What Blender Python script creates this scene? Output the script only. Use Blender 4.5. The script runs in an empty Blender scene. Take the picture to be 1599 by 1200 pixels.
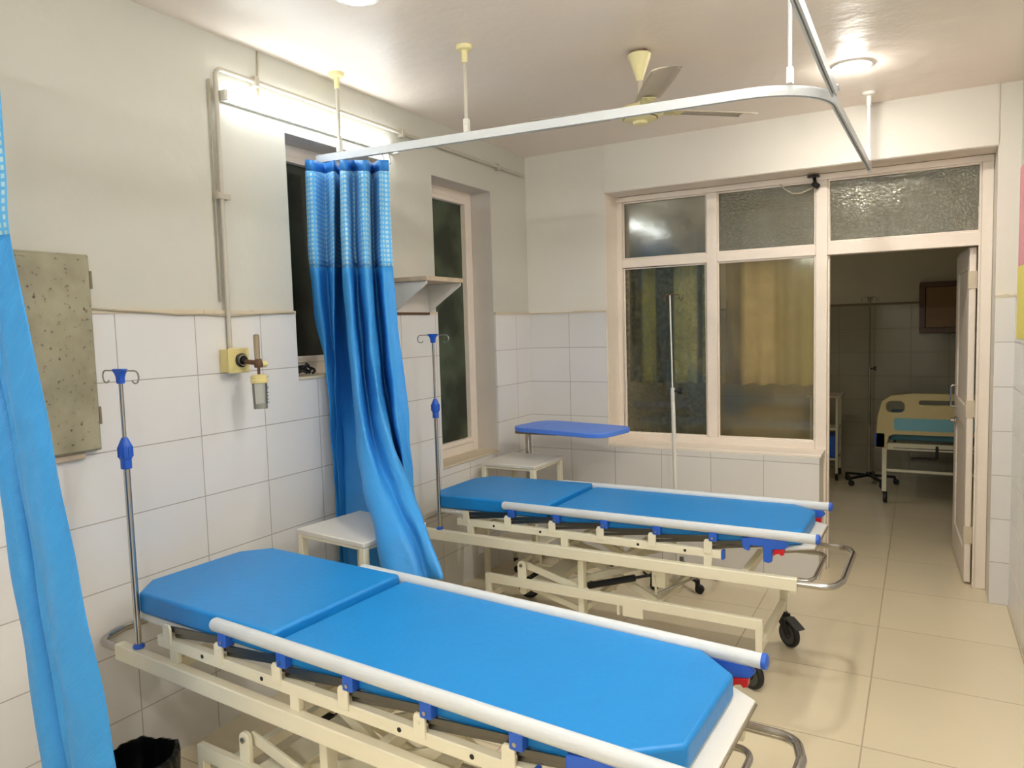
import bpy, bmesh, math, random
from mathutils import Vector, Matrix
random.seed(7)
C = bpy.context.scene.collection
PI = math.pi
R = math.radians

# ---------------------------------------------------------------- helpers
def lin(c):
    c /= 255.0
    return c / 12.92 if c <= 0.04045 else ((c + 0.055) / 1.055) ** 2.4
def rgb(r, g, b):
    return (lin(r), lin(g), lin(b), 1.0)

class MB:
    """collects verts/faces of one mesh"""
    def __init__(s): s.v = []; s.f = []; s.mi = []
    def add(s, vs, fs, mi=0):
        o = len(s.v); s.v += [tuple(v) for v in vs]
        for f in fs: s.f.append([o + i for i in f]); s.mi.append(mi)
        return s
    def box(s, x0, x1, y0, y1, z0, z1, mi=0):
        vs = [(x, y, z) for z in (z0, z1) for y in (y0, y1) for x in (x0, x1)]
        return s.add(vs, [(0,2,3,1),(4,5,7,6),(0,1,5,4),(2,6,7,3),(0,4,6,2),(1,3,7,5)], mi)
    def bar(s, p, q, w, h, up=(0,0,1), mi=0):
        p, q = Vector(p), Vector(q); d = (q - p).normalized(); u = Vector(up)
        if abs(d.dot(u)) > .98: u = Vector((1,0,0))
        a = d.cross(u).normalized() * (w/2); b = a.cross(d).normalized() * (h/2)
        vs = []
        for c in (p, q):
            vs += [c-a-b, c+a-b, c+a+b, c-a+b]
        return s.add(vs, [(0,1,2,3),(7,6,5,4),(0,4,5,1),(1,5,6,2),(2,6,7,3),(3,7,4,0)], mi)
    def tube(s, pts, r, n=12, closed=False, mi=0, caps=True):
        P = [Vector(p) for p in pts]; m = len(P)
        rr = r if isinstance(r, (list, tuple)) else [r]*m
        T = []
        for i in range(m):
            if closed: t = P[(i+1) % m] - P[i-1]
            else: t = P[min(i+1, m-1)] - P[max(i-1, 0)]
            T.append(t.normalized())
        u = Vector((0,0,1)) if abs(T[0].z) < .9 else Vector((1,0,0))
        a = T[0].cross(u).normalized(); vs = []
        for i in range(m):
            a = (a - T[i]*a.dot(T[i]))
            if a.length < 1e-6: a = T[i].orthogonal()
            a.normalize(); b = T[i].cross(a)
            for k in range(n):
                t = 2*PI*k/n
                vs.append(P[i] + (a*math.cos(t) + b*math.sin(t))*rr[i])
        fs = []
        for i in range(m if closed else m-1):
            for k in range(n):
                j = (i+1) % m; l = (k+1) % n
                fs.append((i*n+k, i*n+l, j*n+l, j*n+k))
        if not closed and caps:
            fs.append(tuple(range(n))[::-1]); fs.append(tuple((m-1)*n+k for k in range(n)))
        return s.add(vs, fs, mi)
    def lathe(s, prof, c=(0,0,0), axis='Z', n=24, mi=0, caps=True):
        vs = []; c = Vector(c)
        for r, h in prof:
            for k in range(n):
                t = 2*PI*k/n; a, b = r*math.cos(t), r*math.sin(t)
                vs.append(c + (Vector((a,b,h)) if axis == 'Z' else Vector((h,a,b)) if axis == 'X' else Vector((b,h,a))))
        m = len(prof); fs = []
        for i in range(m-1):
            for k in range(n):
                l = (k+1) % n
                fs.append((i*n+k, i*n+l, (i+1)*n+l, (i+1)*n+k))
        if caps and prof[0][0] > 1e-5: fs.append(tuple(range(n))[::-1])
        if caps and prof[-1][0] > 1e-5: fs.append(tuple((m-1)*n+k for k in range(n)))
        return s.add(vs, fs, mi)
    def prism(s, pts, z0, z1, plane='XY', mi=0):
        n = len(pts)
        def P(p, h): return (p[0],p[1],h) if plane == 'XY' else (p[0],h,p[1]) if plane == 'XZ' else (h,p[0],p[1])
        vs = [P(p,z0) for p in pts] + [P(p,z1) for p in pts]
        fs = [tuple(range(n))[::-1], tuple(range(n,2*n))] + [(i,(i+1)%n,n+(i+1)%n,n+i) for i in range(n)]
        return s.add(vs, fs, mi)
    def build(s, name, mats, parent=None, bevel=0.0, seg=2, smooth=True, angle=35):
        me = bpy.data.meshes.new(name); me.from_pydata(s.v, [], s.f)
        mats = mats if isinstance(mats, (list, tuple)) else [mats]
        for m in mats: me.materials.append(m)
        if len(mats) > 1:
            for p, i in zip(me.polygons, s.mi): p.material_index = i
        bm = bmesh.new(); bm.from_mesh(me)
        bmesh.ops.remove_doubles(bm, verts=bm.verts, dist=1e-6)
        bmesh.ops.recalc_face_normals(bm, faces=bm.faces)
        bm.to_mesh(me); bm.free()
        if smooth:
            me.shade_smooth(); me.set_sharp_from_angle(angle=R(angle))
        o = bpy.data.objects.new(name, me); C.objects.link(o)
        if parent: o.parent = parent
        if bevel:
            b = o.modifiers.new('bevel', 'BEVEL'); b.width = bevel; b.segments = seg
            b.limit_method = 'ANGLE'; b.angle_limit = R(40); b.harden_normals = False
        return o

def fillet(pts, r, n=6):
    P = [Vector(p) for p in pts]; out = [P[0]]
    for i in range(1, len(P)-1):
        a, b, c = P[i-1], P[i], P[i+1]
        d1, d2 = (a-b).normalized(), (c-b).normalized()
        ang = d1.angle(d2)
        if ang > PI-.05: out.append(b); continue
        t = min(r/math.tan(ang/2), (a-b).length*.49, (c-b).length*.49)
        rad = t*math.tan(ang/2)
        ctr = b + (d1+d2).normalized()*(rad/math.sin(ang/2))
        s0, s1 = b+d1*t-ctr, b+d2*t-ctr
        tot = s0.angle(s1); ax = s0.cross(s1).normalized()
        for k in range(n+1):
            out.append(ctr + Matrix.Rotation(tot*k/n, 3, ax) @ s0)
    out.append(P[-1]); return out

def circ(c, r, n=24, a0=0, a1=2*PI, plane='XY'):
    out = []
    for k in range(n+1):
        t = a0+(a1-a0)*k/n; a, b = r*math.cos(t), r*math.sin(t)
        out.append((c[0]+a,c[1]+b,c[2]) if plane == 'XY' else (c[0]+a,c[1],c[2]+b) if plane == 'XZ' else (c[0],c[1]+a,c[2]+b))
    return out
def rrect(x0, x1, y0, y1, r, n=5):
    out = []
    for cx, cy, a in ((x1-r,y1-r,0),(x0+r,y1-r,90),(x0+r,y0+r,180),(x1-r,y0+r,270)):
        for k in range(n+1):
            t = R(a+90*k/n); out.append((cx+r*math.cos(t), cy+r*math.sin(t)))
    return out

def thing(name, label, cat, loc=(0,0,0), rz=0.0, group=None):
    o = bpy.data.objects.new(name, None); C.objects.link(o)
    o.location = loc; o.rotation_euler = (0,0,rz); o.empty_display_size = .1
    o['label'] = label; o['category'] = cat
    if group: o['group'] = group
    return o
def tag(o, label, cat, group=None):
    o['label'] = label; o['category'] = cat
    if group: o['group'] = group
    return o
def struct(o, label=None):
    o['kind'] = 'structure'
    if label: o['label'] = label
    return o

# ---------------------------------------------------------------- materials
def mat(name, col, rough=.5, metal=0.0, spec=.5, noise=0.0, nscale=8.0, bump=0.0, bscale=60.0, coat=0.0, sheen=0.0):
    m = bpy.data.materials.new(name); m.use_nodes = True
    nt = m.node_tree; b = nt.nodes['Principled BSDF']
    b.inputs['Base Color'].default_value = col
    b.inputs['Roughness'].default_value = rough; b.inputs['Metallic'].default_value = metal
    b.inputs['Specular IOR Level'].default_value = spec
    b.inputs['Coat Weight'].default_value = coat
    b.inputs['Sheen Weight'].default_value = sheen
    if noise or bump:
        tc = nt.nodes.new('ShaderNodeTexCoord')
    if noise:
        n = nt.nodes.new('ShaderNodeTexNoise'); n.inputs['Scale'].default_value = nscale; n.inputs['Detail'].default_value = 5
        nt.links.new(tc.outputs['Object'], n.inputs['Vector'])
        mx = nt.nodes.new('ShaderNodeMix'); mx.data_type = 'RGBA'
        d = tuple(c*(1-noise) for c in col[:3]) + (1,); l = tuple(min(1, c*(1+noise*.5)) for c in col[:3]) + (1,)
        mx.inputs[6].default_value = d; mx.inputs[7].default_value = l
        nt.links.new(n.outputs['Fac'], mx.inputs[0]); nt.links.new(mx.outputs[2], b.inputs['Base Color'])
    if bump:
        n2 = nt.nodes.new('ShaderNodeTexNoise'); n2.inputs['Scale'].default_value = bscale; n2.inputs['Detail'].default_value = 4
        nt.links.new(tc.outputs['Object'], n2.inputs['Vector'])
        bp = nt.nodes.new('ShaderNodeBump'); bp.inputs['Strength'].default_value = bump; bp.inputs['Distance'].default_value = .02
        nt.links.new(n2.outputs['Fac'], bp.inputs['Height']); nt.links.new(bp.outputs['Normal'], b.inputs['Normal'])
    return m
def N(nt, t, **kw):
    n = nt.nodes.new(t)
    for k, v in kw.items(): setattr(n, k, v)
    return n
def math_node(nt, op, a, b=None):
    n = N(nt, 'ShaderNodeMath', operation=op)
    for i, v in enumerate((a, b)):
        if v is None: continue
        if isinstance(v, (int, float)): n.inputs[i].default_value = v
        else: nt.links.new(v, n.inputs[i])
    return n.outputs[0]
def tile_mat(name, col, grout, ax, pitch, off, w, rough, var=.05, coord='Object', bump=.15):
    """rectangular tiles with thin joints along two axes of object coordinates"""
    m = bpy.data.materials.new(name); m.use_nodes = True; nt = m.node_tree; b = nt.nodes['Principled BSDF']
    tc = N(nt, 'ShaderNodeTexCoord'); sp = N(nt, 'ShaderNodeSeparateXYZ'); nt.links.new(tc.outputs[coord], sp.inputs[0])
    lines, cells = [], []
    for a, p, o in zip(ax, pitch, off):
        u = math_node(nt, 'DIVIDE', math_node(nt, 'SUBTRACT', sp.outputs['XYZ'.index(a)], o), p)
        fl = math_node(nt, 'FLOOR', math_node(nt, 'ADD', u, .5))
        d = math_node(nt, 'MULTIPLY', math_node(nt, 'ABSOLUTE', math_node(nt, 'SUBTRACT', u, fl)), p)
        lines.append(math_node(nt, 'LESS_THAN', d, w/2)); cells.append(math_node(nt, 'FLOOR', u))
    g = math_node(nt, 'MAXIMUM', *lines)
    cb = N(nt, 'ShaderNodeCombineXYZ'); nt.links.new(cells[0], cb.inputs[0]); nt.links.new(cells[1], cb.inputs[1])
    wn = N(nt, 'ShaderNodeTexWhiteNoise'); nt.links.new(cb.outputs[0], wn.inputs['Vector'])
    no = N(nt, 'ShaderNodeTexNoise'); no.inputs['Scale'].default_value = 3.0; no.inputs['Detail'].default_value = 6
    nt.links.new(tc.outputs[coord], no.inputs['Vector'])
    f = math_node(nt, 'ADD', math_node(nt, 'MULTIPLY', wn.outputs['Value'], .5), math_node(nt, 'MULTIPLY', no.outputs['Fac'], .5))
    m1 = N(nt, 'ShaderNodeMix', data_type='RGBA')
    m1.inputs[6].default_value = tuple(c*(1-var) for c in col[:3])+(1,); m1.inputs[7].default_value = tuple(min(1,c*(1+var)) for c in col[:3])+(1,)
    nt.links.new(f, m1.inputs[0])
    m2 = N(nt, 'ShaderNodeMix', data_type='RGBA'); m2.inputs[7].default_value = grout
    nt.links.new(m1.outputs[2], m2.inputs[6]); nt.links.new(math_node(nt, 'MULTIPLY', g, .62), m2.inputs[0]); nt.links.new(m2.outputs[2], b.inputs['Base Color'])
    rg = N(nt, 'ShaderNodeMix', data_type='FLOAT'); rg.inputs[2].default_value = rough; rg.inputs[3].default_value = .8
    nt.links.new(g, rg.inputs[0]); nt.links.new(rg.outputs[0], b.inputs['Roughness'])
    bp = N(nt, 'ShaderNodeBump', invert=True); bp.inputs['Strength'].default_value = bump; bp.inputs['Distance'].default_value = .004
    nt.links.new(g, bp.inputs['Height']); nt.links.new(bp.outputs['Normal'], b.inputs['Normal'])
    return m
def emit(name, col, s):
    m = bpy.data.materials.new(name); m.use_nodes = True; b = m.node_tree.nodes['Principled BSDF']
    b.inputs['Base Color'].default_value = (.8,.8,.8,1)
    b.inputs['Emission Color'].default_value = col; b.inputs['Emission Strength'].default_value = s
    return m

M = {}
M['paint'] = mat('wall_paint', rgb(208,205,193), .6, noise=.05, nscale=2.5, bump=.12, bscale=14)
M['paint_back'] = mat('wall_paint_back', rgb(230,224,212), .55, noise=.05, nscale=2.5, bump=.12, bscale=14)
M['paint_ceiling'] = mat('ceiling_paint', rgb(250,236,222), .36, noise=.05, nscale=1.6, bump=.22, bscale=9)
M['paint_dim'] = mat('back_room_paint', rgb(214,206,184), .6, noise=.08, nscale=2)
GR = rgb(128,112,92)
M['tile_left'] = tile_mat('wall_tile_left', rgb(228,225,221), GR, 'YZ', (.3265,.2425), (1.584,1.69), .0042, .12)
M['tile_back'] = tile_mat('wall_tile_back', rgb(228,225,221), GR, 'XZ', (.33,.2425), (.325,1.69), .0042, .12)
M['tile_floor'] = tile_mat('floor_tile', rgb(230,216,184), rgb(140,118,88), 'XY', (.605,.605), (2.325,4.12), .006, .22, var=.06, bump=.1)
M['trim_pink'] = mat('window_frame_paint', rgb(244,231,216), .45, noise=.06, nscale=6, bump=.15, bscale=30)
M['trim_white'] = mat('reveal_paint', rgb(214,206,196), .55, noise=.08, nscale=5)
M['sill'] = mat('sill_paint', rgb(216,202,176), .5, noise=.15, nscale=9)
M['cream'] = mat('cream_powder_coat', rgb(240,233,208), .35, noise=.04, nscale=5)
M['white_coat'] = mat('white_enamel', rgb(226,222,212), .3, noise=.04, nscale=4)
M['chrome'] = mat('brushed_steel', rgb(190,186,180), .22, metal=1.0)
M['alu'] = mat('white_rail_aluminium', rgb(214,218,220), .35)
M['steel_dark'] = mat('dull_steel', rgb(112,110,106), .3, metal=1.0)
M['black'] = mat('black_rubber', rgb(26,26,26), .5)
M['black_plastic'] = mat('black_plastic', rgb(20,20,22), .35)
M['grey_plastic'] = mat('grey_plastic', rgb(70,74,72), .45)
M['blue_plastic'] = mat('blue_plastic', rgb(40,95,200), .35)
M['blue_board'] = mat('blue_board', rgb(84,138,242), .4, noise=.05)
M['red'] = mat('red_plastic', rgb(205,20,35), .35)
M['vinyl'] = mat('blue_vinyl', rgb(22,134,208), .42, noise=.06, nscale=5, bump=.08, bscale=40)
M['vinyl_side'] = mat('blue_vinyl_side', rgb(18,104,200), .42, noise=.06, nscale=5)
M['pipe'] = mat('painted_pipe', rgb(196,188,172), .4, noise=.08)
M['ivory'] = mat('ivory_plastic', rgb(222,206,140), .4, noise=.05)
M['fan_white'] = mat('fan_enamel', rgb(206,192,172), .4, noise=.12, nscale=8)
M['fan_cream'] = mat('fan_cream', rgb(238,226,170), .35)
M['panel_grey'] = None
M['brown'] = mat('brown_varnish', rgb(96,64,40), .4, noise=.2)
M['brown_light'] = mat('brown_board', rgb(140,108,66), .5, noise=.15)
M['board_edge'] = mat('chipped_laminate', rgb(206,186,160), .6, noise=.35, nscale=22)
M['cable'] = mat('cable_sheath', rgb(170,158,132), .5)
M['mat_edge'] = mat('pan_edge', rgb(130,116,92), .5)
TUBE = emit('tube_glow', (.90,.97,1,1), 5.5)
FILL_TUBE_RIGHT = emit('right_fill_tube_glow', (.92,.97,1,1), 20.0)  # unseen right-wall tube, added to lift the ceiling and walls
FILL_TUBE_FRONT = emit('front_fill_tube_glow', (.94,.98,1,1), 46.0)  # unseen tube behind the camera, added as frontal fill
DOWN = emit('downlight_glow', (1,.96,.89,1), 100.0)
SOFT = emit('soft_downlight_glow', (1,.95,.82,1), 14.0)
BACK_FILL = emit('back_room_fill_glow', (1,.95,.84,1), 30.0)  # unseen lamp added to brighten the back room
# spotted grey sheet metal of the wall box
def spotted():
    m = mat('speckled_grey_metal', rgb(164,158,138), .5)
    nt = m.node_tree; b = nt.nodes['Principled BSDF']; tc = N(nt, 'ShaderNodeTexCoord')
    n = N(nt, 'ShaderNodeTexNoise'); n.inputs['Scale'].default_value = 55; n.inputs['Detail'].default_value = 3
    nt.links.new(tc.outputs['Object'], n.inputs['Vector'])
    r = N(nt, 'ShaderNodeValToRGB'); r.color_ramp.elements[0].position = .27; r.color_ramp.elements[1].position = .38
    r.color_ramp.elements[0].color = rgb(84,74,56); r.color_ramp.elements[1].color = rgb(168,160,132)
    n2 = N(nt, 'ShaderNodeTexNoise'); n2.inputs['Scale'].default_value = 7; n2.inputs['Detail'].default_value = 6
    nt.links.new(tc.outputs['Object'], n2.inputs['Vector'])
    mx = N(nt, 'ShaderNodeMix', data_type='RGBA', blend_type='MULTIPLY'); mx.inputs[0].default_value = .5
    nt.links.new(n.outputs['Fac'], r.inputs['Fac']); nt.links.new(r.outputs['Color'], mx.inputs[6])
    r2 = N(nt, 'ShaderNodeValToRGB'); r2.color_ramp.elements[0].color = (.45,.42,.36,1); r2.color_ramp.elements[0].position = .35; r2.color_ramp.elements[1].position = .6
    nt.links.new(n2.outputs['Fac'], r2.inputs['Fac']); nt.links.new(r2.outputs['Color'], mx.inputs[7])
    nt.links.new(mx.outputs[2], b.inputs['Base Color']); return m
M['panel_grey'] = spotted()

def cloth_mat(name, col, twill=True):
    m = mat(name, col, .42, spec=.5)
    nt = m.node_tree; b = nt.nodes['Principled BSDF']
    tr = N(nt, 'ShaderNodeBsdfTranslucent'); tr.inputs['Color'].default_value = col
    ms = N(nt, 'ShaderNodeMixShader'); ms.inputs[0].default_value = .05
    out = nt.nodes['Material Output']
    nt.links.new(b.outputs[0], ms.inputs[1]); nt.links.new(tr.outputs[0], ms.inputs[2]); nt.links.new(ms.outputs[0], out.inputs['Surface'])
    uv = N(nt, 'ShaderNodeUVMap'); uv.uv_map = 'UVMap'
    n = N(nt, 'ShaderNodeTexNoise'); n.inputs['Scale'].default_value = 9; n.inputs['Detail'].default_value = 5
    nt.links.new(uv.outputs[0], n.inputs['Vector'])
    wv = N(nt, 'ShaderNodeTexWave'); wv.bands_direction = 'DIAGONAL'; wv.inputs['Scale'].default_value = 70; nt.links.new(uv.outputs[0], wv.inputs['Vector'])
    ad = math_node(nt, 'ADD', math_node(nt, 'MULTIPLY', n.outputs['Fac'], 1.0), math_node(nt, 'MULTIPLY', wv.outputs['Fac'], .06))
    bp = N(nt, 'ShaderNodeBump'); bp.inputs['Strength'].default_value = .3; bp.inputs['Distance'].default_value = .03
    nt.links.new(ad, bp.inputs['Height']); nt.links.new(bp.outputs['Normal'], b.inputs['Normal'])
    return m
M['cloth'] = cloth_mat('blue_curtain_cloth', rgb(56,154,228))
M['tape'] = cloth_mat('blue_header_tape', rgb(48,134,218))
def net_mat():
    m = bpy.data.materials.new('curtain_net'); m.use_nodes = True; nt = m.node_tree; b = nt.nodes['Principled BSDF']
    b.inputs['Roughness'].default_value = .6
    uv = N(nt, 'ShaderNodeUVMap'); uv.uv_map = 'UVMap'; sp = N(nt, 'ShaderNodeSeparateXYZ'); nt.links.new(uv.outputs[0], sp.inputs[0])
    ls = []
    for i in (0, 1):
        u = math_node(nt, 'FRACT', math_node(nt, 'DIVIDE', sp.outputs[i], .021))
        ls.append(math_node(nt, 'LESS_THAN', u, .42))
    g = math_node(nt, 'MAXIMUM', *ls)
    mx = N(nt, 'ShaderNodeMix', data_type='RGBA'); mx.inputs[6].default_value = rgb(196,232,248); mx.inputs[7].default_value = rgb(92,180,240)
    nt.links.new(g, mx.inputs[0]); nt.links.new(mx.outputs[2], b.inputs['Base Color'])
    t = N(nt, 'ShaderNodeBsdfTransparent'); ms = N(nt, 'ShaderNodeMixShader')
    a = math_node(nt, 'SUBTRACT', .20, math_node(nt, 'MULTIPLY', g, .17))
    nt.links.new(a, ms.inputs[0]); nt.links.new(b.outputs[0], ms.inputs[1]); nt.links.new(t.outputs[0], ms.inputs[2])
    nt.links.new(ms.outputs[0], nt.nodes['Material Output'].inputs['Surface']); return m
M['net'] = net_mat()

def glass(name, tint, film, film_amt, rough, gl=.12, pat=None, bump=0.0, bscale=40.0, con=.6):
    """thin pane: transparent + film of dirt / etched pattern + gloss"""
    m = bpy.data.materials.new(name); m.use_nodes = True; nt = m.node_tree
    for n in list(nt.nodes):
        if n.type == 'BSDF_PRINCIPLED': nt.nodes.remove(n)
    out = nt.nodes['Material Output']; tc = N(nt, 'ShaderNodeTexCoord')
    tr = N(nt, 'ShaderNodeBsdfTransparent'); tr.inputs[0].default_value = tint
    df = N(nt, 'ShaderNodeBsdfDiffuse'); df.inputs[0].default_value = film
    gs = N(nt, 'ShaderNodeBsdfGlossy'); gs.inputs['Roughness'].default_value = rough; gs.inputs['Color'].default_value = (.9,.9,.85,1)
    m1 = N(nt, 'ShaderNodeMixShader'); m2 = N(nt, 'ShaderNodeMixShader')
    if pat:
        n = N(nt, 'ShaderNodeTexNoise'); n.inputs['Scale'].default_value = pat; n.inputs['Detail'].default_value = 4
        nt.links.new(tc.outputs['Object'], n.inputs['Vector'])
        r = N(nt, 'ShaderNodeValToRGB'); r.color_ramp.elements[0].position = .42; r.color_ramp.elements[1].position = .58
        r.color_ramp.elements[0].color = (film_amt*(1-con),)*3+(1,); r.color_ramp.elements[1].color = (film_amt*(1+con),)*3+(1,)
        nt.links.new(n.outputs['Fac'], r.inputs[0]); nt.links.new(r.outputs[0], m1.inputs[0])
    else: m1.inputs[0].default_value = film_amt
    if bump:
        n2 = N(nt, 'ShaderNodeTexNoise'); n2.inputs['Scale'].default_value = bscale; n2.inputs['Detail'].default_value = 2
        nt.links.new(tc.outputs['Object'], n2.inputs['Vector'])
        bp = N(nt, 'ShaderNodeBump'); bp.inputs['Strength'].default_value = bump; bp.inputs['Distance'].default_value = .02
        nt.links.new(n2.outputs['Fac'], bp.inputs['Height']); nt.links.new(bp.outputs[0], gs.inputs['Normal'])
    fr = N(nt, 'ShaderNodeFresnel'); fr.inputs[0].default_value = 1.5
    nt.links.new(math_node(nt, 'MAXIMUM', fr.outputs[0], gl), m2.inputs[0])
    nt.links.new(tr.outputs[0], m1.inputs[1]); nt.links.new(df.outputs[0], m1.inputs[2])
    nt.links.new(m1.outputs[0], m2.inputs[1]); nt.links.new(gs.outputs[0], m2.inputs[2]); nt.links.new(m2.outputs[0], out.inputs['Surface'])
    return m
M['glass_green'] = glass('green_frosted_glass', (.10,.14,.09,1), rgb(84,98,74), .45, .35, .05, pat=3.0)
M['glass_dark'] = glass('dark_green_glass', (.08,.10,.08,1), rgb(48,60,48), .4, .35, .04, pat=3.0)
M['glass_upper'] = glass('figured_upper_glass', (.35,.35,.28,1), rgb(140,130,94), .30, .03, .09, pat=60.0, bump=.22, bscale=75, con=.3)
M['glass_streak'] = glass('smeared_glass', (.35,.35,.28,1), rgb(140,132,104), .30, .12, .2, pat=3.0, bump=.04, bscale=10)
M['glass_leaf'] = glass('etched_leaf_glass', (.93,.93,.84,1), rgb(122,120,96), .16, .06, .05, pat=42.0)
M['glass_soft'] = glass('dusty_clear_glass', (.95,.92,.80,1), rgb(178,160,116), .14, .08, .06, pat=2.0)

def drape_mat(name, stops):
    """cloth coloured in vertical stripes, stops = (object x, colour)"""
    m = mat(name, (.5,.5,.5,1), .8); nt = m.node_tree; b = nt.nodes['Principled BSDF']
    tc = N(nt, 'ShaderNodeTexCoord'); sp = N(nt, 'ShaderNodeSeparateXYZ'); nt.links.new(tc.outputs['Object'], sp.inputs[0])
    r = N(nt, 'ShaderNodeValToRGB'); e = r.color_ramp.elements
    e[0].position = stops[0][0]; e[0].color = stops[0][1]; e[1].position = stops[-1][0]; e[1].color = stops[-1][1]
    for p, c in stops[1:-1]:
        k = e.new(p); k.color = c
    nt.links.new(sp.outputs[0], r.inputs[0]); nt.links.new(r.outputs[0], b.inputs['Base Color']); return m

# ---------------------------------------------------------------- the room
H, D, W = 2.811, 4.74, 2.947
YB = -1.6                       # wall behind the camera
DF = 4.95                       # face of the wooden screen between the rooms
Y2 = 8.38                       # far wall of the back room

f = MB().box(-.35, 3.6, YB-.2, Y2+.2, -.12, 0).build('floor', M['tile_floor'], smooth=False); struct(f, 'cream square floor tiles')
f = MB().box(-.35, W+.2, YB-.2, D+.3, H, H+.12).build('ceiling', M['paint_ceiling'], smooth=False); struct(f, 'glossy pinkish beige painted ceiling')
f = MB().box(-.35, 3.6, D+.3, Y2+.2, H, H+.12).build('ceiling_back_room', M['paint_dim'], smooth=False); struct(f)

# left wall with two deep window openings
w1 = (2.444, 3.10, 1.385, 2.50); w2 = (3.571, 4.240, .762, 2.50)
b = MB()
b.box(-.35, 0, YB, w1[0], 0, H); b.box(-.35, 0, w1[1], w2[0], 0, H); b.box(-.35, 0, w2[1], D+.3, 0, H)
for w in (w1, w2):
    b.box(-.35, 0, w[0], w[1], 0, w[2]); b.box(-.35, 0, w[0], w[1], w[3], H)
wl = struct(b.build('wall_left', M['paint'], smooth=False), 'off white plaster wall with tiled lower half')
t = .012
b = MB()
b.box(0, t, YB, w1[0], 0, 1.69); b.box(0, t, w1[1], w2[0], 0, 1.69); b.box(0, t, w2[1], D, 0, 1.69)
b.box(0, t, w1[0], w1[1], 0, w1[2]); b.box(0, t, w2[0], w2[1], 0, w2[2])
b.build('tile_cladding', M['tile_left'], wl, smooth=False)
b = MB()
for y0, y1 in ((YB, w1[0]), (w1[1], w2[0]), (w2[1], D)):
    n = max(2, int((y1-y0)/.12)); pts = []
    for i in range(n):
        a, c = y0+(y1-y0)*i/n, y0+(y1-y0)*(i+1)/n
        b.box(0, .014+random.uniform(-.002,.003), a, c, 1.688, 1.702+random.uniform(-.002,.004))
b.build('dado_edge', M['sill'], wl, smooth=False)

# back wall : pier, beam, dwarf wall, pilaster
xo0, xo1, zo = .604, 2.845, 2.495
b = MB()
b.box(-.35, xo0, D, D+.3, 0, H); b.box(xo0, xo1, D-.007, D+.3, zo, H); b.box(xo1, W+.2, D, D+.3, 0, H)
b.box(xo0, 1.97, D, D+.3, 0, .765)
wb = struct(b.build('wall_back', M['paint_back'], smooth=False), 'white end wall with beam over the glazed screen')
b = MB()
b.box(0, xo0, D-t, D, 0, 1.69); b.box(xo0, 1.97, D-t, D, 0, .755); b.box(xo1, W, D-t, D, 0, 1.69)
b.build('tile_cladding', M['tile_back'], wb, smooth=False)
b = MB()
for x0, x1 in ((0, xo0), (xo1, W)):
    for i in range(5):
        a, c = x0+(x1-x0)*i/5, x0+(x1-x0)*(i+1)/5
        b.box(a, c, D-.014, D, 1.688, 1.70+random.uniform(-.002,.004))
b.build('dado_edge', M['sill'], wb, smooth=False)
# sloped painted reveal left of the screen
MB().box(xo0-.002, xo0+.004, D+.001, DF, .765, zo).build('reveal', M['trim_pink'], wb, smooth=False)
MB().box(xo0, xo1, D+.001, DF, zo-.004, zo+.002).build('reveal', M['trim_pink'], wb, smooth=False)

wr = struct(MB().box(W, W+.2, YB, D, 0, H).build('wall_right', M['paint'], smooth=False), 'right wall')
MB().box(W-t, W, YB, D-t, 0, 1.69).build('tile_cladding', tile_mat('wall_tile_right', rgb(228,225,221), GR, 'YZ', (.33,.2425), (4.7,1.69), .0042, .12), wr, smooth=False)
struct(MB().box(-.35, W+.2, YB-.2, YB, 0, H).build('wall_front', M['paint'], smooth=False), 'wall behind')

# back room shell
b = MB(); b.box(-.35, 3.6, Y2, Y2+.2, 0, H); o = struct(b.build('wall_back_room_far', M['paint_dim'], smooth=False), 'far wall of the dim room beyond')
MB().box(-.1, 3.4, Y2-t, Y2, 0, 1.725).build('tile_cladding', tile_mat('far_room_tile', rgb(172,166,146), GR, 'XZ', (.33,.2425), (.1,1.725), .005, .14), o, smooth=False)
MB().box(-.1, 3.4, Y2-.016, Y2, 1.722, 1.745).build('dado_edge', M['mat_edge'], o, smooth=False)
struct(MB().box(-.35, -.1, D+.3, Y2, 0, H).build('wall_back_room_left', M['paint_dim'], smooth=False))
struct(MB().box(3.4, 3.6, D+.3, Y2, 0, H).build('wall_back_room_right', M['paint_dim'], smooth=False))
struct(MB().box(3.12, 3.4, D+.3, D+.31, 0, H).build('wall_back_room_return', M['paint_dim'], smooth=False))

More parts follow.
